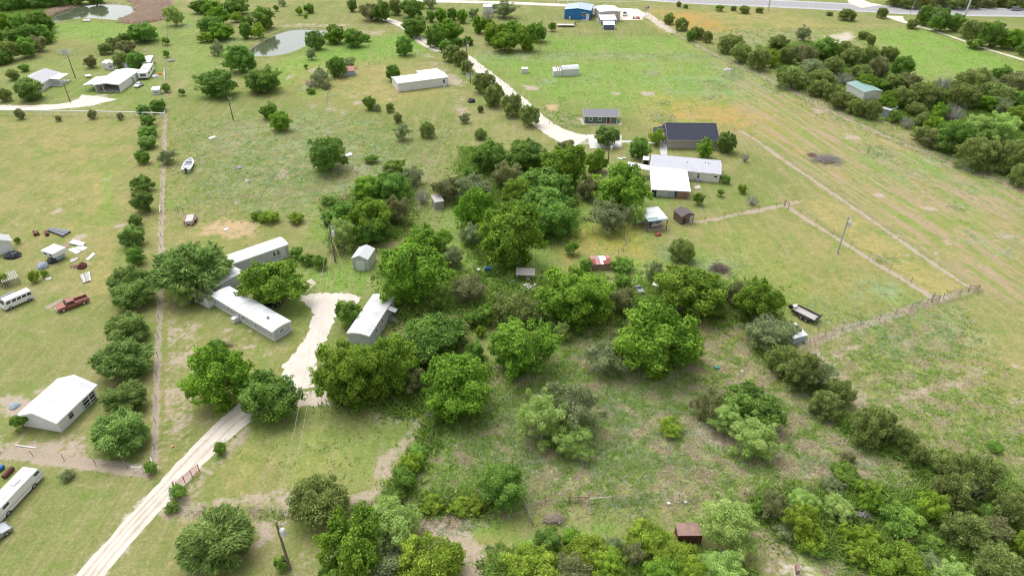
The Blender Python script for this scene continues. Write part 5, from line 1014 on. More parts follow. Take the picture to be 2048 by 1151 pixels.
# motor home at the lower left
loc, rz, Lm = pose((4,1046), (90,954)); n_ = Vector((-math.sin(rz), math.cos(rz), 0)); t_ = thing('motor_home', 'long white motor home with roof vents at the lower left edge', 'motor home', (loc[0] + n_.x*.95, loc[1] + n_.y*.95, 0), rz); t_.scale = (1,.82,.78); L_, w = Lm + .3, 2.3; h = L_/2
m_ = MB(); m_.prism([(-h,.35),(-h,1.1),(h,1.1),(h-.05,.5),(h-.7,.35)], 'y', -w/2, w/2); m_.build('body', m_carw, t_)
cabin(t_, -h, h, w, 1.105, 2.1, .25, .35, .05, m_carw, side=((.14,.35,.27,.75),(.86,.35,.97,.75)), front=((.08,.3,.92,.85),), back=((.08,.3,.92,.85),), name='upper_body')
for s in (-1, 1): m_ = MB(); y0, y1 = sorted((s*(w/2 + .002), s*(w/2 + .02))); m_.box(-h + .1, y0, .85, h - .1, y1, .93); m_.build('side_stripe', m_stripe, t_)
for x, y in ((-.35,.3),(.12,-.45),(.30,.35),(.38,-.1),(-.2,-.5)): m_ = MB(); m_.box(L_*x, y, 2.101, L_*x + .38, y + .38, 2.18); m_.build('roof_vent', m_sil, t_)
m_ = MB(); m_.tube((L_*.27, .1, 2.1), (L_*.27, .1, 2.16), .5, .5, 20); m_.build('roof_hatch', m_trim, t_); m_ = MB(); m_.box(L_*.05, -.3, 2.101, L_*.05 + .9, .35, 2.32); m_.build('air_conditioner', m_carw, t_)
for x in (-h + 1.2, h - 1.6):
    for s in (-1, 1): wheel(t_, x, s * (w/2 + .01), .36)
# vehicles farther off
car('parked_car', 'small white car on the grass beside the far left carport', 'car', (284,170), (273,176), m_carw, 3.9, 1.7)
car('parked_suv', 'grey vehicle parked on the gravel behind the blue building', 'car', (1250,26), (1248.5,36), m_cars, 4.6, 1.85, 'suv')
car('passing_pickup', 'dark pickup driving on the highway behind the trees', 'car', (1881,18.5), (1905,19.3), m_card, 5.4, 1.95, 'pickup', 'cars on the highway')
car('passing_suv', 'silver grey car driving on the highway at the right edge', 'car', (2019,21), (2045,21.6), m_carg, 4.9, 1.9, 'suv', 'cars on the highway')
car('parked_suv', 'dark silver vehicle cut by the lower left frame edge', 'car', (-34,1094), (2,1068), m_carg, 4.6, 1.85, 'suv')
car('parked_car', 'car with dark glass standing inside the far left carport', 'car', (214,166), (208,174), m_carg, 4.0, 1.7)
car('old_car', 'white old car half hidden by the bright tree right of the shed', 'car', (1309,577), (1318,560), m_carw, 3.6, 1.6, group='old cars under the field trees')
car('old_car', 'grey old car behind the brownish juniper in the field', 'car', (1272,574), (1284,590), m_carg, 3.2, 1.5, group='old cars under the field trees')
car('parked_car', 'dark car under the round tree by the mobile home', 'car', (531,607), (553,611), m_black, 3.8, 1.6)
def rv(label, rear, front, w=2.3, hh=2.5, L=None, group='motor homes by the far carport'):
    loc, rz, l0 = pose(rear, front); t_ = thing('travel_trailer', label, 'travel trailer', loc, rz, group); t_.scale = (1,.85,.85); L = L or l0; h = L/2
    m_ = MB(); m_.prism([(-h,.4),(-h,1.0),(h,1.0),(h,.6),(h-.5,.4)], 'y', -w/2, w/2); m_.build('body', m_carw, t_)
    cabin(t_, -h, h, w, 1.003, hh, .1, .25, .04, m_carw, side=((.1,.2,.2,.7),(.35,.2,.5,.7),(.7,.2,.9,.7)), front=((.25,.1,.8,.75),), name='upper_body')
    m_ = MB(); m_.box(-.3, -.4, hh + .002, .6, .4, hh + .22); m_.build('air_conditioner', m_white, t_)
    for s in (-1, 1): wheel(t_, -h + 1.6, s * (w/2 + .01), .34)
rv('white motor home with a dark front window beside the far carport', (301,140), (288,160), 3.2, 2.3)
rv('white motor home standing behind the one with the dark window', (303,124), (296,138), 2.6, 2.3)
# truck camper shell, blue trim
loc, rz, _ = pose((103,512), (128,520)); t_ = thing('truck_camper', 'white truck camper with blue trim standing on the junk-strewn lawn', 'camper', loc, rz)
m_ = MB(); m_.box(-1.3, -.8, .2, 1.1, .8, .95); m_.build('lower_body', m_galv_b, t_); m_ = MB(); m_.box(-1.5, -1.15, .953, 1.3, 1.15, 1.75); m_.build('upper_body', m_carw, t_)
m_ = MB(); m_.frus([(-1.6,-1.25),(1.4,-1.25),(1.4,1.25),(-1.6,1.25)], 1.752, [(-1.5,-1.15),(1.3,-1.15),(1.3,1.15),(-1.5,1.15)], 1.85); m_.build('roof', m_carw, t_)
m_ = MB(); m_.box(-1.1, -1.19, 1.15, -.4, -1.152, 1.5); m_.box(.2, -1.19, 1.15, .9, -1.152, 1.5); m_.build('window', m_glass, t_)

# trailers
def trailer(label, rear, front, w, z, deck, frame_m, planks=12, rail=0, group=None, name='flatbed_trailer', goose=False):
    loc, rz, L = pose(rear, front); t_ = thing(name, label, 'trailer', loc, rz, group); h = L/2
    m_ = MB(); m_.box(-h, -w/2, z - .12, h, -w/2 + .08, z + rail); m_.box(-h, w/2 - .08, z - .12, h, w/2, z + rail); m_.box(-h, -w/2 + .081, z - .12, -h + .08, w/2 - .081, z); m_.box(h - .08, -w/2 + .081, z - .12, h, w/2 - .081, z); m_.build('frame', frame_m, t_)
    pm = None; pw = (w - .18) / planks
    for k in range(planks):
        if pm is None: mb = MB(); mb.box(-h + .085, 0, z - .04, h - .085, pw - .02, z + .01); pm = mb.mesh('plank', deck)
        link('plank', pm, t_, (0, -w/2 + .09 + pw * k, 0))
    for s in (-1, 1):
        for dx in (-.4, .35): wheel(t_, -h * .15 + dx * 1.1, s * (w/2 + .24), .32)
        m_ = MB(); y0, y1 = sorted((s*(w/2 + .01), s*(w/2 + .25))); m_.box(-h*.15 - .85, y0, .66, -h*.15 + .85, y1, .70); m_.build('fender', frame_m, t_)
    m_ = MB(); m_.bar((h, -w/3, z - .08), (h + 1.1, 0, z - .1), .08, .08); m_.bar((h, w/3, z - .08), (h + 1.1, 0, z - .14), .08, .08); m_.build('tongue', frame_m, t_)
    return t_, h
m_blk = M('black_painted_steel', (.05,.05,.055), .5, var=.2)
t_, h = trailer('black flatbed trailer with pale planks parked in the right pasture', (1633,645), (1588,622), 1.9, .55, m_plank, m_blk, 9, .28)
m_ = MB(); m_.bar((-h, -.85, .6), (-h - .15, -.85, 1.4), .06, .06); m_.bar((-h, .85, .6), (-h - .15, .85, 1.4), .06, .06)
for k in range(6): m_.bar((-h - .03*k, -.85, .7 + .13*k), (-h - .03*k, .85, .7 + .13*k), .04, .04)
m_.build('ramp_gate', m_blk, t_); m_ = MB(); m_.tube((h + .35, .5, .9), (h + .35, .75, .9), .32, .32, 14); m_.build('spare_wheel', m_tyre, t_); m_ = MB(); m_.box(h - .1, -.5, .6, h + .35, .3, .95); m_.build('tool_box', m_white, t_)
t_, h = trailer('white gooseneck flatbed trailer on the grass before the blue building', (1114,53), (1149,53.5), 2.2, .7, m_sil, m_blk, 6)
m_ = MB(); m_.bar((h, 0, .7), (h + .3, 0, 1.7), .3, .25); m_.bar((h + .3, 0, 1.65), (h + 2.0, 0, 1.55), .25, .2); m_.build('gooseneck', m_blk, t_)
t_, h = trailer('flat wooden trailer half hidden under the wide bright tree', (1388,607), (1352,620), 1.8, .5, m_wood, m_post, 6, group=None)
t_, h = trailer('small utility trailer with a white load beside the bare dirt', (384,436), (379,452), 1.7, .5, m_wood, m_rust, 5, .3)
m_ = MB(); m_.box(-h + .15, -.65, .52, h - .3, .65, .86); m_.build('load', m_dirtypale, t_)
# boats
def boat(label, stern, bow, w, mat, hh=.75, z=.25):
    loc, rz, L = pose(stern, bow); t_ = thing('boat', label, 'boat', loc, rz); h = L/2; prof = [(-1,.82),(-.5,1),(0,1),(.45,.85),(.8,.45),(1,.04)]
    ring = lambda s, zz, e=0: [(h*(x*(1 - e)), w/2*y*s, zz + max(0, x)*.12) for x, y in prof] + [(h*(x*(1 - e)), -w/2*y*s, zz + max(0, x)*.12) for x, y in reversed(prof)]
    n = 12; A = ring(.62, z, .06); Bq = ring(1, z + hh); Cq = ring(.82, z + hh + .01, .07); Dq = ring(.68, z + .35, .12); m_ = MB()
    vs = A + Bq + Cq + Dq; fs = [tuple(range(n-1, -1, -1)), tuple(range(3*n, 4*n))]
    for r0 in (0, n, 2*n): fs += [(r0 + k, r0 + (k+1) % n, r0 + n + (k+1) % n, r0 + n + k) for k in range(n)]
    m_.add(vs, fs); m_.build('hull', mat, t_)
    for x in (-.45, .1): m_ = MB(); m_.box(h*x - .18, -w*.36, z + .52, h*x + .18, w*.36, z + .60); m_.build('seat', m_sil, t_)
    m_ = MB(); m_.box(h*.22, -w*.28, z + .40, h*.34, w*.28, z + .95); m_.build('console', m_galv_b, t_); m_ = MB(); m_.box(-h - .3, -.2, z + .25, -h - .01, .2, z + 1.0); m_.build('outboard_motor', m_blk, t_)
    m_ = MB(); m_.box(-h*.8, -.12, .04, h*.7, .12, z + .04); m_.build('cradle', m_blk, t_)
boat('open white boat left lying in the middle field', (374,347), (384,324), 2.1, m_carw)
boat('grey white boat stored under the patched carport', (1300,455), (1326,449), 1.6, m_sil, .6, .3)

# ---------------------------------------------------------------- utility poles and lines
def pole(label, px, hgt, mat=m_wpole, r=.15, arm=True, trans=False, cat='utility pole', nm='utility_pole', lean=(0,0), ang=0.0, group=None):
    p = P(*px); t_ = thing(nm, label, cat, (p.x, p.y, 0), ang, group); top = Vector((lean[0], lean[1], hgt))
    m_ = MB(); m_.tube((0, 0, -.1), top, r, r*.7, 10); m_.build('pole', mat, t_)
    if arm:
        m_ = MB(); m_.bar(top + Vector((-.1, 0, -.35)), top + Vector((.95, 0, -.25)), .09, .09); m_.build('crossarm', m_gpole, t_)
        for x in (.35, .85): m_ = MB(); m_.tube(top + Vector((x, 0, -.24)), top + Vector((x, 0, .02)), .05, .03); m_.build('insulator', m_white, t_)
        m_ = MB(); m_.tube(top, top + Vector((0, 0, .25)), .05, .03); m_.build('insulator', m_white, t_)
    if trans:
        m_ = MB(); m_.tube(top + Vector((.42, -.12, -1.75)), top + Vector((.42, -.12, -.95)), .27, .27, 14); m_.tube(top + Vector((.42, -.12, -.95)), top + Vector((.42, -.12, -.82)), .27, .12, 14); m_.build('transformer', m_sil, t_)
        m_ = MB(); m_.bar(top + Vector((.1, 0, -1.3)), top + Vector((.3, -.06, -1.3)), .08, .08); m_.build('bracket', m_blk, t_)
    return Vector((p.x, p.y, 0)) + top
A1 = pole('near wooden utility pole with a transformer at the bottom of the photo', (580,1136), 7.1, trans=True)
A2 = pole('wooden utility pole with transformer between the grove and grey mobile home', (671,524), 6.9, trans=True)
A3 = pole('pale utility pole with a white transformer in the right pasture', (1675,506), 7.0, m_gpole, trans=True)
A4 = pole('utility pole standing alone in the field below the left pond', (467,241), 5.8)
A5 = pole('thin wooden pole in front of the dark roofed house', (1216,327), 4.9, trans=True)
A6 = pole('utility pole behind the far left white house', (151,156), 6.4)
A7 = pole('wooden pole on the lawn between the far left house and drive', (141,205), 5.0, arm=False)
A8 = pole('utility pole with white transformer beside the upper gravel track', (934,123), 6.0, trans=True)
A9 = pole('dark pole beside the junipers right of the white metal barn', (941,166), 5.0, arm=False)
A10 = pole('big steel highway pole behind the farm path trees', (1928,37), 16, m_steelw, .38, False, cat='steel pole', nm='steel_pole', lean=(.4,0))
A11 = pole('slender leaning pole beside the highway entrance', (1820,29), 8, m_gpole, .12, False, lean=(.6, 0))
A12 = pole('steel pole rising at the top edge before the highway', (1536,22), 12, m_steelw, .3, False, cat='steel pole', nm='steel_pole')
A13 = pole('leaning grey bare post standing between the central trees', (994,612), 2.6, m_wood, .14, False, lean=(.45,.1), cat='post', nm='wooden_post')
A14 = pole('bare dead trunk rising in the middle field', (754,318), 3.2, m_gpole, .07, False, lean=(-.2,.1), cat='dead trunk', nm='dead_tree')
def cable(label, a, b, sag, r=.014, mat=None, group='power lines'):
    m_ = MB(); n = 14; pts = []
    for k in range(n + 1):
        u = k / n; p = a.lerp(b, u); p.z -= sag * 4 * u * (1 - u); pts.append(p)
    for p, q in zip(pts[:-1], pts[1:]): m_.tube(p, q, r, r, 4)
    o = m_.build('power_line', mat or m_gpole); tag(o, label, 'cable', group)
cable('left power line from the near pole up to the pole by the grove', A1 + Vector((0,0,.2)), A2 + Vector((0,0,.2)), 1.2)
cable('right power line from the near pole up to the pole by the grove', A1 + Vector((.85,0,0)), A2 + Vector((.85,0,0)), 1.2)
cable('power line from the grove pole to the lone pole in the far field', A2 + Vector((0,0,.2)), A4 + Vector((0,0,.2)), 2.0)
p = P(705,586); cable('yellow guy wire between the utility pole and gravel yard', A2 + Vector((0,0,-1.5)), Vector((p.x, p.y, 0)), .0, .03, M('yellow_guy_guard', (.60,.55,.20), .6))

# ---------------------------------------------------------------- fences
def along(pts, step):
    q = [Vector((*P(x, y)[:2], 0)) for x, y in pts]; out = []; carry = 0.0
    for a, b in zip(q[:-1], q[1:]):
        L = (b - a).length; d = carry
        while d < L: out.append(a.lerp(b, d / L)); d += step
        carry = d - L
    return out, q
def wire_fence(label, pts, step=4.0, h=1.0, mat=None, r=.035, strands=3, group='wire fences'):
    ps, q = along(pts, step); o = q[0]; t_ = thing('wire_fence', label, 'fence', tuple(o), 0, group)
    mb = MB(); mb.tube((0,0,-.05), (0,0,h), r, r, 5); pm = mb.mesh('post', mat or m_tpost)
    for p in ps: c = link('post', pm, t_, tuple(p - o)); c.rotation_euler = (random.uniform(-.05,.05), random.uniform(-.05,.05), 0); c.scale = (1, 1, random.uniform(.9, 1.12))
    for k in range(strands):
        m_ = MB(); z = h * (k + 1) / strands - .08
        for a, b in zip(q[:-1], q[1:]): m_.tube(a - o + Vector((0,0,z)), b - o + Vector((0,0,z)), .012, .012, 3)
        m_.build('wire', m_wire, t_)
wire_fence('long straight wire fence on the bare dirt strip at left', FENCE_LEFT, 4.5)
wire_fence('wire fence along the dirt strip above the white motor home', FENCE_LOWLEFT, 4)
wire_fence('overgrown wire fence along the front of the rough field', FENCE_SOUTH, 3.6, 1.2, m_rust)
wire_fence('outer wire fence round the right pasture strip', FENCE_OUTER, 4.2, 1.2, m_steelw, .04)
wire_fence('inner wire fence of the mown strip in the right pasture', FENCE_INNER, 4.2, 1.2, m_tpost)
wire_fence('wire fence from the brown shed to the right pasture', FENCE_CROSS, 4)
wire_fence('weedy wire fence from the pasture corner to the diagonal hedge', FENCE_EAST, 3.4, 1.0, m_post, .035)
wire_fence('long wire fence before the juniper thickets at upper right', FENCE_FAR, 6, 1.2, m_steelw, .04)
wire_fence('wire fence following the upper gravel track to the slate house', FENCE_DRIVE, 5)
wire_fence('wire fence across the grass below the blue building', [(1090,70),(1200,71),(1352,73)], 6)
wire_fence('wire fence along the weedy line in the lush field', [(965,108),(1100,110),(1280,112),(1440,118)], 6)
wire_fence('wire fence of the small round pen before the patched shed', [(1103,500),(1115,478),(1160,465),(1237,466),(1252,480),(1246,505),(1225,520)], 2.2, 1.2, m_rust, .04)
wire_fence('dark fence crossing the far left pasture', [(40,111),(110,110),(200,110),(295,108)], 6, 1.1, m_tpost)
wire_fence('wire fence beside the barrels in the central trees', [(800,620),(845,575),(905,548),(960,545),(1030,540)], 3)
wire_fence('wire fence climbing through vines right of the driveway lawn', [(872,845),(862,885),(830,945),(800,1000)], 3)
wire_fence('sagging fence with old posts in the field below the hut', [(665,160),(660,175),(656,195),(652,215)], 3, 1.1, m_wood, .06, 2)
wire_fence('short wire fence on the dry grass left of the white barn', [(715,134),(745,130),(775,126)], 3.5, 1.1, m_wood, .05, 2)
# white pipe rail fence
ps, q = along([(-40,229),(0,230),(90,231),(180,232.5),(260,234),(331,236)], 2.35); o = q[0]
t_ = thing('rail_fence', 'white rail fence along the far left drive', 'fence', tuple(o)); mb = MB(); mb.tube((0,0,-.05), (0,0,1.25), .13, .13, 6); pm = mb.mesh('post', m_trim)
for p in ps: link('post', pm, t_, tuple(p - o))
for z in (1.27,):
    m_ = MB()
    for a, b in zip(q[:-1], q[1:]): m_.tube(a - o + Vector((0,0,z)), b - o + Vector((0,0,z)), .14, .14, 6)
    m_.build('rail', m_trim, t_)
ps, q = along([(1116,8),(1180,9.5),(1280,11)], 4.0); o = q[0]; t_ = thing('rail_fence', 'white rail fence behind the blue building', 'fence', tuple(o))
for p in ps: link('post', pm, t_, tuple(p - o))
m_ = MB()
for a, b in zip(q[:-1], q[1:]): m_.tube(a - o + Vector((0,0,1.27)), b - o + Vector((0,0,1.27)), .09, .09, 6)
m_.build('rail', m_trim, t_)
def brace(label, a, b, h=1.3, mat=m_trim, cat='fence brace', group=None, diag=True, r=.06):
    A, B = P(*a), P(*b); t_ = thing('fence_brace', label, cat, (A.x, A.y, 0), 0, group); d = B - A
    for p in (Vector((0,0,0)), d): m_ = MB(); m_.tube(p, p + Vector((0,0,h)), r, r, 6); m_.build('post', mat, t_)
    m_ = MB(); m_.tube((0,0,h*.9), d + Vector((0,0,h*.9)), r*.8, r*.8, 6); m_.build('rail', mat, t_)
    if diag: m_ = MB(); m_.tube((0,0,.1), d + Vector((0,0,h*.85)), r*.7, r*.7, 6); m_.build('diagonal', mat, t_)
brace('white corner brace left of the tall weeds by the driveway', (268,944), (287,944), 1.0, group='white corner braces by the driveway'); brace('white corner brace above the tall weeds by the driveway', (306,926), (310,944), 1.0, group='white corner braces by the driveway')
brace('white post brace on the dirt fence line near the round trees', (322,418), (322,432), 1.0); brace('white brace at the fence beside the white hutch', (330,163), (331,146), 1.6); brace('white gate brace at the end of the rail fence', (331,240), (331,230), 1.3, diag=False)
brace('white gate frame right of the dark brownish juniper', (290,109), (298,109), 1.6); brace('small green bench frame left of the bare dirt patch', (357,424), (367,425), 1.0, m_green, 'frame', diag=False)
brace('rusty brace at the outer corner of the right pasture', (1936,583), (1955,583), 1.3, m_rust); brace('rusty brace where the pasture fences meet', (1862,603), (1876,605), 1.3, m_rust); brace('brown post brace at the start of the inner fence', (1568,412), (1577,417), 1.2, m_post)
brace('rusty gate brace in the fence before the rough field', (1138,1004), (1178,1004), 1.0, m_rust); brace('white pipe brace in the fence before the rough field', (1178.5,1006), (1226,1002), .9, m_dirtypale, diag=False)
ps, q = along([(1046,1004),(1052,1020),(1060,1040),(1066,1052)], .45); o = q[0]; t_ = thing('picket_fence', 'short run of grey upright stakes at the bottom of the rough field', 'fence', tuple(o))
for i, p in enumerate(ps): m_ = MB(); m_.tube((0,0,-.02), (random.uniform(-.1,.1), random.uniform(-.1,.1), random.uniform(.8,1.5)), .06, .04, 5); c = m_.build('stake', m_wood, t_, tuple(p - o))
m_ = MB(); m_.tube((0,0,.7), q[-1] - o + Vector((0,0,.7)), .03, .03, 5); m_.build('rail', m_wood, t_)
# red tubular gate
A, B = P(356,978), P(400,943); L = (B - A).length; t_ = thing('tube_gate', 'red oxide tubular gate standing open beside the driveway', 'gate', (A.x, A.y, 0), math.atan2(B.y - A.y, B.x - A.x))
for x in (0, L/3, 2*L/3, L): m_ = MB(); m_.tube((x, 0, .1), (x, 0, 1.25), .045, .045, 8); m_.build('upright', m_redgate, t_)
for k in range(6): m_ = MB(); m_.tube((.02, 0, .18 + .205*k), (L - .02, 0, .18 + .205*k), .032, .032, 6); m_.build('bar', m_redgate, t_)
m_ = MB(); m_.tube((-.25, 0, 0), (-.25, 0, 1.5), .08, .08, 8); m_.build('gate_post', m_redgate, t_)
p = P(347,993); t_ = thing('mailbox', 'small dark mailbox on a post beside the driveway gate', 'mailbox', (p.x, p.y, 0), .6); m_ = MB(); m_.tube((0,0,0), (0,0,1.1), .035, .035, 6); m_.build('post', m_rust, t_); m_ = MB(); m_.prism([(-.12,1.1),(-.12,1.22),(0,1.3),(.12,1.22),(.12,1.1)], 'y', -.25, .25); m_.build('box', m_steel, t_)

# ---------------------------------------------------------------- small things lying about
def slab(name, label, cat, corners, z0, z1, mat, group=None, parts=None, pname='board'):
    q = [P(*c) for c in corners]; o = q[0]
    if not parts:
        m_ = MB(); m_.frus([(v.x - o.x, v.y - o.y) for v in q], z0, [(v.x - o.x, v.y - o.y) for v in q], z1); ob = m_.build(name, mat, None, (o.x, o.y, 0)); tag(ob, label, cat, group); return ob
    t_ = thing(name, label, cat, (o.x, o.y, 0), 0, group); q = [v - o for v in q]
    for k in range(parts):
        u0, u1 = k / parts + .012, (k + 1) / parts - .012; f = [q[0].lerp(q[1], u0), q[0].lerp(q[1], u1), q[3].lerp(q[2], u1), q[3].lerp(q[2], u0)]; dz = random.uniform(0, .05)
        m_ = MB(); m_.frus([(v.x, v.y) for v in f], z0 + dz, [(v.x, v.y) for v in f], z1 + dz); m_.build(pname, mat[k % len(mat)], t_)
    return t_
slab('lumber_stack', 'dark grey stack of long boards on the left lawn', 'lumber', [(96,463),(104,458),(143,464),(126,475)], .02, .35, [m_lumber, m_steel], parts=6)
slab('metal_sheet', 'white sheet panel, topmost in the pile right of the camper', 'panel', [(138,488),(147,480),(172,487),(166,494)], .16, .22, m_tin, 'white panels right of the camper')
slab('metal_sheet', 'white ribbed panel at the right of the pile beside the camper', 'panel', [(150,496),(162,489),(176,496),(166,502)], .02, .09, m_tin, 'white panels right of the camper')
slab('metal_sheet', 'grey white panel nearest the camper', 'panel', [(136,500),(148,495),(163,503),(153,509)], .02, .10, m_sil, 'white panels right of the camper')
slab('metal_sheet', 'rusty sheet behind the white panels', 'panel', [(125,490),(132,487),(140,491),(134,496)], .02, .08, m_rust, 'white panels right of the camper')
slab('metal_sheet', 'narrow white corrugated sheet lying alone right of the panels', 'panel', [(171,520),(186,506),(192,508),(178,521)], .02, .12, m_tin)
slab('board_pile', 'pile of pale splintered planks on the lawn above the red pickup', 'planks', [(160,552),(180,544),(183,562),(167,567)], .02, .2, [m_plank, m_tin, m_wood, m_plank], parts=6, pname='plank')
slab('rusty_sheet', 'leftmost of the three dark rusty panels', 'panel', [(66,466),(71,465),(74,471),(69,473)], .02, .5, m_rust_d, 'three rusty panels on the lawn'); slab('rusty_sheet', 'middle of the three dark rusty panels', 'panel', [(73,466),(77,465),(80,470),(75,471)], .02, .5, m_rust_d, 'three rusty panels on the lawn'); slab('rusty_sheet', 'rightmost of the three dark rusty panels', 'panel', [(89,467),(97,465),(99,471),(92,473)], .02, .5, m_rust_d, 'three rusty panels on the lawn')
slab('sheet_metal', 'crumpled pinkish white boards right of the camper', 'boards', [(140,520),(160,515),(150,523),(142,526)], .02, .15, m_dirtypale); slab('scrap_metal', 'flat pale scrap below the crooked lime tree', 'scrap', [(90,555),(104,554),(102,560),(92,561)], .02, .12, m_dirtypale)
slab('concrete_strip', 'old pale bare strip left of the red pickup', 'slab', [(88,615),(122,597),(127,600),(96,619)], .01, .03, line_m)
slab('timber_pole', 'white timber pole lying on the dirt by the gabled house', 'pole', [(30,891),(31,890),(72,895),(72,897)], .02, .14, m_trim)
slab('debris', 'small white debris right of the big field tree', 'debris', [(690,311),(702,306),(705,312),(694,314)], .02, .25, m_tin); slab('debris', 'white debris lying on the bare dirt patch', 'debris', [(447,459),(456,456),(457,460),(449,462)], .02, .12, m_tin)
slab('debris', 'white sheet lying in the field left of the lone pole', 'debris', [(417,277),(430,273),(432,276),(420,280)], .02, .25, m_tin); slab('pallet', 'pinkish pallet by the bushes right of the white carport', 'pallet', [(1387,375),(1398,371),(1402,378),(1391,379)], .02, .15, m_dirtypale)
slab('loose_timber', 'pink white board lying below the leaning shelter', 'board', [(1048,572),(1056,567),(1066,573),(1058,579)], .02, .1, m_dirtypale, 'boards below the leaning shelter'); slab('loose_timber', 'small white board left among boards below the shelter', 'board', [(1046,571),(1052,567),(1056,570),(1050,574)], .11, .16, m_tin, 'boards below the leaning shelter')
slab('loose_timber', 'tilted grey board propped beneath the leaning shelter', 'board', [(1049,556),(1060,556),(1060,564),(1054,563)], .3, .38, m_dirtypale, 'boards below the leaning shelter'); slab('loose_timber', 'pale stick lying left of the leaning shelter', 'board', [(1016,565),(1029,560),(1029,561.5),(1017,566.5)], .02, .1, m_plank, 'boards below the leaning shelter')
slab('picnic_table', 'small white picnic table behind the far left carport', 'table', [(171,154),(183,153),(184,156),(172,157)], .6, .68, m_trim)
slab('pond_dock', 'small pale dock at the edge of the far left pond', 'dock', [(166,40),(180,39),(182,43),(167,44)], .1, .3, m_plank)
slab('stone_slab', 'pale flat rocks scattered at the bottom right clearing', 'rocks', [(1610,1092),(1620,1091),(1622,1098),(1612,1100)], .02, .1, m_dirtypale); slab('rusty_bin', 'rusty open bin at the bottom right clearing', 'bin', [(1589,1133),(1596,1132),(1598,1147),(1591,1148)], .02, .6, m_rust)
slab('bin', 'black bin beside a white frame at the bottom right', 'bin', [(1735,1126),(1744,1125),(1748,1133),(1739,1135)], .02, .4, m_blk); slab('white_frame', 'white frame beside the black bin at the bottom right', 'frame', [(1750,1131),(1758,1130),(1759,1141),(1753,1141)], .02, .35, m_tin)
for k, (x, y) in enumerate([(1238,318),(1242,319.5),(1248,317.5)]): p = P(x, y); m_ = MB(); m_.box(-.35,-.25,0,.35,.25,.3); o = m_.build('garden_block', m_white, None, (p.x, p.y, 0)); tag(o, f'{["leftmost","middle","rightmost"][k]} white block on the lawn left of the cream mobile home', 'block', 'white blocks on the lawn')
def heap(name, label, cat, c, rx, ry, hh, mat, seed=1, group=None):
    p = P(*c); s = ppm(p); r_ = random.Random(seed); n = 14; m_ = MB(); vs = []; fs = []
    for j, (e, z) in enumerate(((1.0, 0), (.9, .45), (.6, .85), (.25, 1.0))):
        for k in range(n): a = 2*math.pi*k/n; q = e * r_.uniform(.8, 1.15); vs.append((math.cos(a)*rx/s*q, math.sin(a)*ry/s/.6*q, z*hh*r_.uniform(.8, 1.1)))
    for j in range(3): fs += [(j*n + k, j*n + (k+1) % n, (j+1)*n + (k+1) % n, (j+1)*n + k) for k in range(n)]
    fs.append(tuple(range(3*n, 4*n))); m_.add(vs, fs); o = m_.build(name, mat, None, (p.x, p.y, 0)); tag(o, label, cat, group)
heap('tarp', 'black tarp heap beside the little white shed', 'tarp', (27,513), 16, 8, 1.0, m_tarpk, 2); heap('tarp', 'pale blue grey tarp heap behind the crooked lime tree', 'tarp', (86,534), 11, 7, .9, m_tarpb, 3); heap('tarp', 'brown black scrap heap right of the camper', 'scrap heap', (165,534), 9, 6, .8, m_rust_d, 4)
heap('scrap_heap', 'orange brown scrap heap left of the dark one', 'scrap heap', (148,533), 8, 4, .4, m_rust, 5); heap('scrap_heap', 'dark furniture heap between camper and blue tarp', 'scrap heap', (107,523), 12, 6, .8, m_tarpk, 6); heap('stone_heap', 'grey covered stone heap left of the white gabled house', 'heap', (30,812), 11, 6, .5, m_galv_b, 7)
heap('stone_heap', 'grey bundle lying in the middle field right of the boat', 'bundle', (477,336), 9, 4, .5, m_wood, 8); heap('stone_heap', 'small white lump in the middle field', 'lump', (495,363), 5, 3, .5, m_tin, 9); heap('scrap_heap', 'dark round cage on the dry grass right of the barn', 'cage', (943,204), 8, 4, 1.0, m_tarpk, 10)
heap('scrap_heap', 'rusty scrap under the junipers above the dark cage', 'scrap heap', (960,181), 6, 4, .5, m_rust, 11); heap('scrap_heap', 'junk heap right of the two far motor homes', 'scrap heap', (311,154), 8, 4, .7, m_sil, 12); heap('scrap_heap', 'orange red machine in the junk by the motor homes', 'machine', (320,150), 4, 2.5, .6, m_orange, 13)
heap('scrap_heap', 'grey timber heap on the fence line above the motor homes', 'scrap heap', (343,123), 7, 4, .8, m_wood, 14); heap('lawn_mower', 'pink red mower on the gravel right of the tan building', 'mower', (1275,38), 5, 2, .9, m_redsh, 15); heap('barrel', 'dark drum left of the pink mower', 'drum', (1267.5,38), 2, 1, .9, m_tarpk, 16)
heap('scrap_heap', 'red machine parts before the patched carport', 'machine', (1316,470), 7, 4, .6, m_redd, 17); heap('stone_heap', 'white rubble heap in the lush field near the far fence', 'rubble', (1456,141), 10, 4, .7, m_dirtypale, 18); heap('barrel', 'white tub among the junk under the central trees', 'tub', (893,549), 7, 3, .5, m_white, 19)
for x, lab, mt in ((957,'white trough lying left of the two blue barrels', m_white),(973,'left one of the two blue barrels in the weeds', m_bluep),(979,'right one of the two blue barrels in the weeds', m_bluep)):
    p = P(x, 542); m_ = MB(); m_.tube((0,0,.0), (0,0,.75 if mt is m_bluep else .4), .3, .3, 14); o = m_.build('barrel', mt, None, (p.x, p.y, 0)); tag(o, lab, 'barrel', 'barrels in the weeds')
p = P(1070,571.5); m_ = MB(); m_.tube((0,0,0),(0,0,.35),.25,.22,14); o = m_.build('bucket', m_white, None, (p.x,p.y,0)); tag(o, 'white bucket right of the boards below the shelter', 'bucket')
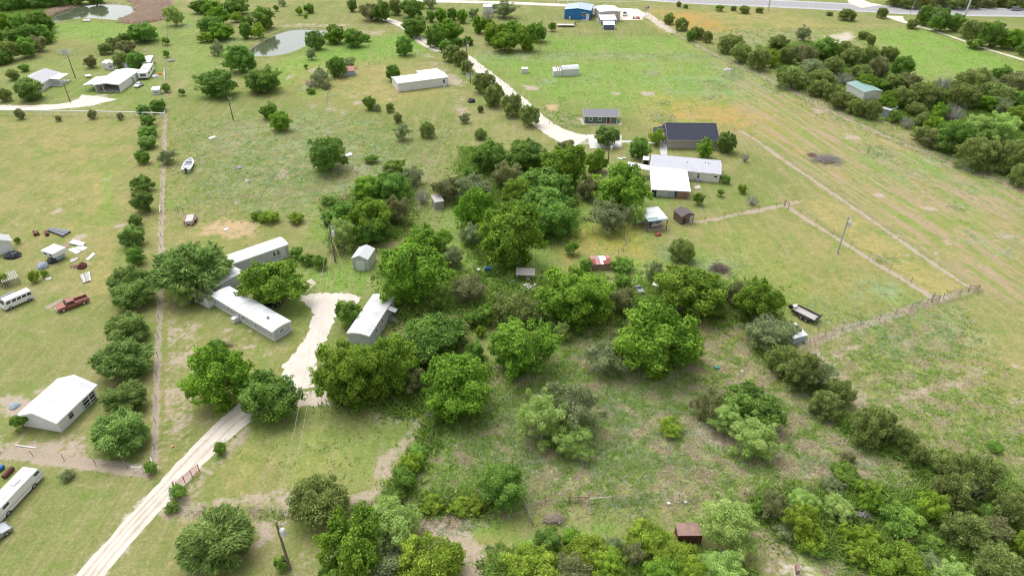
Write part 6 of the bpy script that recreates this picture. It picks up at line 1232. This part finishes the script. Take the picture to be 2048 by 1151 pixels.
p = P(1433,737); m_ = MB(); m_.box(-.3,-.2,0,.3,.2,.35); o = m_.build('bucket', m_teal2, None, (p.x,p.y,0)); tag(o, 'small teal tub lying in the rough field', 'tub'); p = P(1484,743); m_ = MB(); m_.box(-.15,-.1,0,.15,.1,.15); o = m_.build('bucket', m_white, None, (p.x,p.y,0)); tag(o, 'small white box right of the teal tub', 'box')
for x, y, mt, lab in ((1337,1008,m_white,'white ball-like bucket at the fence of the rough field'),(1370,1006,m_galv_b,'pale blue bucket at the fence of the rough field')): p = P(x, y); m_ = MB(); m_.tube((0,0,0),(0,0,.28),.14,.17,12); o = m_.build('bucket', mt, None, (p.x,p.y,0)); tag(o, lab, 'bucket')
p = P(346,893); m_ = MB(); m_.tube((0,0,0),(0,0,.2),.13,.13,10); o = m_.build('bucket', m_orange, None, (p.x,p.y,0)); tag(o, 'tiny orange tub on the lawn by the driveway', 'tub')
# rusty drum pipes and blue drum near the motor home
A, B = P(9,957), P(27,938); m_ = MB(); m_.tube(A + Vector((0,0,.28)) - A, B + Vector((0,0,.28)) - A, .27, .27, 16); o = m_.build('rusty_pipe', m_rust_d, None, tuple(A)); tag(o, 'rusty brown culvert pipe beside the white motor home', 'pipe')
A, B = P(-2,943), P(8,934); m_ = MB(); m_.tube(Vector((0,0,.28)), B - A + Vector((0,0,.28)), .27, .27, 16); o = m_.build('blue_drum', m_bluep, None, tuple(A)); tag(o, 'blue drum at the left edge beside the rusty pipe', 'drum')
# slatted crate
A, B = P(11,577), P(42,567); L = (B - A).length; t_ = thing('slatted_crate', 'grey open slatted crate frame near the white van', 'crate', (A.x, A.y, 0), math.atan2(B.y-A.y, B.x-A.x))
for k in range(8):
    x = L*k/7
    for y in (0, 2.6): m_ = MB(); m_.box(x - .05, y - .04, 0, x + .05, y + .04, 1.15); m_.build('slat', m_wood, t_)
    m_ = MB(); m_.box(x - .06, -.06, 1.152, x + .06, 2.66, 1.21); m_.build('slat', m_dirtypale, t_)
for k in range(5): m_ = MB(); y = 2.6*k/4; m_.box(-.08, y - .05, 1.212, L + .08, y + .05, 1.26); m_.build('rail', m_dirtypale, t_)
for x in (0, L): m_ = MB(); m_.box(x - .07, .05, .3, x - .055, 2.55, .45); m_.build('rail', m_wood, t_)
slab('scrap_row', 'row of white and dark scrap at the left edge above the van', 'scrap', [(-5,606),(0,598),(28,584),(30,588)], .02, .3, [m_tin, m_steel, m_tarpk], parts=5)
# rack sign beside the track, flag, white corral gates
A = P(931,160); t_ = thing('rack_panel', 'grey rack of horizontal bars beside the dark pole near the track', 'rack', (A.x, A.y, 0)); 
for x in (0, 2.1): m_ = MB(); m_.box(x, 0, 0, x + .08, .08, 1.9); m_.build('post', m_steel, t_)
for k in range(5): m_ = MB(); m_.box(.081, .01, .9 + .24*k, 2.099, .06, 1.0 + .24*k); m_.build('bar', m_sil, t_)
p = P(1297,31); t_ = thing('flag_pole', 'flag pole beside the gravel parking at the top', 'flag pole', (p.x, p.y, 0)); m_ = MB(); m_.tube((0,0,0), (0,0,3.4), .06, .04, 8); m_.build('pole', m_sil, t_)
m_ = MB(); fl = [(-1.9,3.0,2.2),(-.05,3.1,2.3)]; 
def flagpart(x0, x1, z0, z1, mt, nm):
    m_ = MB(); n = 6; vs = []
    for k in range(n + 1):
        x = x0 + (x1 - x0)*k/n; y = .12*math.sin(x*4); dz = .25*x
        vs += [(x, y, z0 + dz), (x, y, z1 + dz), (x, y + .012, z0 + dz), (x, y + .012, z1 + dz)]
    fs = []
    for k in range(n): b = 4*k; fs += [(b, b+4, b+5, b+1), (b+2, b+3, b+7, b+6), (b+1, b+5, b+7, b+3), (b, b+2, b+6, b+4)]
    fs += [(0,1,3,2), (4*n, 4*n+2, 4*n+3, 4*n+1)]; m_.add(vs, fs); return m_.build(nm, mt, t_)
for k in range(7): flagpart(-1.9, -.05 if k < 3 else -.05, 2.3 + .15*k, 2.44 + .15*k, m_redd if k % 2 == 0 else m_white, 'flag_stripe') if k < 3 else flagpart(-1.9, -.80, 2.3 + .15*k, 2.44 + .15*k, m_redd if k % 2 == 0 else m_white, 'flag_stripe')
flagpart(-.79, -.05, 2.75, 3.34, m_navy, 'flag_canton')
A, B = P(116,110), P(148,110); L = (B - A).length; t_ = thing('corral_gate', 'white ranch gate with a sign panel above the far left house', 'gate', (A.x, A.y, 0))
for x in (0, L*.27, L*.68, L): m_ = MB(); m_.box(x - .06, -.06, 0, x + .06, .06, 1.6); m_.build('post', m_trim, t_)
for x0, x1 in ((0, .27), (.68, 1)):
    for z in (.5, 1.0, 1.5): m_ = MB(); m_.box(L*x0 + .07, -.03, z, L*x1 - .07, .03, z + .08); m_.build('rail', m_trim, t_)
m_ = MB(); m_.box(L*.27 + .07, -.05, .3, L*.68 - .07, .05, 1.7); m_.build('panel', m_sil, t_)
# brush piles of cut branches
def brush(label, c, rx, ry, hh, n, mat, seed, group='brush piles', nm='brush_pile'):
    p = P(*c); s = ppm(p); r_ = random.Random(seed); m_ = MB(); dv = Vector((0,0,CAM_H)) - p; sn = dv.z / dv.length
    for k in range(n):
        x, y = r_.gauss(0, .4)*rx/s, r_.gauss(0, .4)*ry/s/sn; a = r_.gauss(0, .7); l = r_.uniform(.6, 1.8); z = hh * max(0, 1 - abs(x)/(rx/s)) * r_.random() + .06
        d = Vector((math.cos(a), math.sin(a)*.8, r_.uniform(-.15,.2))) * l / 2; q = Vector((x, y, z + .1)); m_.tube(q - d, q + d, r_.uniform(.025,.06), .015, 4)
    o = m_.build(nm, mat, None, (p.x, p.y, 0)); tag(o, label, 'brush pile', group)
brush('grey brush pile of cut branches in the striped right pasture', (1655,322), 34, 8, 1.0, 380, m_dead, 1); brush('reddish dead twigs at the left end of the pasture brush pile', (1625,312), 9, 3, .5, 60, m_rust, 2)
brush('brown brush pile behind the wide bright tree', (1440,540), 22, 12, .8, 160, m_post, 3); brush('small pile of pale cut branches under the diagonal hedge top', (1437,622), 14, 7, .6, 90, m_dead, 4); brush('pale dead branches at the hedge corner of the driveway lawn', (868,822), 8, 16, .8, 90, m_dead, 5)
brush('fallen grey trunk and limbs beside the patched carport', (1258,438), 10, 9, .5, 50, m_dead, 6); brush('dry brush heap below the leaning branches at bottom centre', (1110,1040), 16, 8, .5, 120, M('dry_straw_pile', (.46,.38,.30), .9), 7); brush('tangle of dead branches under the bottom pale tree', (810,1110), 26, 20, .9, 160, m_dead, 8)
brush('sticks scattered on the dry lawn behind the bright tree', (455,690), 16, 6, .2, 26, M('reddish_stick', (.40,.27,.20), .9), 9); brush('grey dead twigs among the lime bushes at bottom', (1170,1110), 10, 16, .9, 80, m_dead, 10); brush('grey dead limbs inside the lower right hedge', (1945,985), 24, 16, 1.6, 120, m_dead, 11)
brush('bare grey branches showing in the thicket right of rusty shed', (1725,1035), 12, 9, .9, 70, m_dead, 12); brush('dead white branches of the bushes left of the near pond', (440,104), 9, 8, 1.4, 60, m_dead, 13); brush('dead stalks under the trees right of the near pond', (632,95), 9, 4, .7, 60, m_dead, 14)
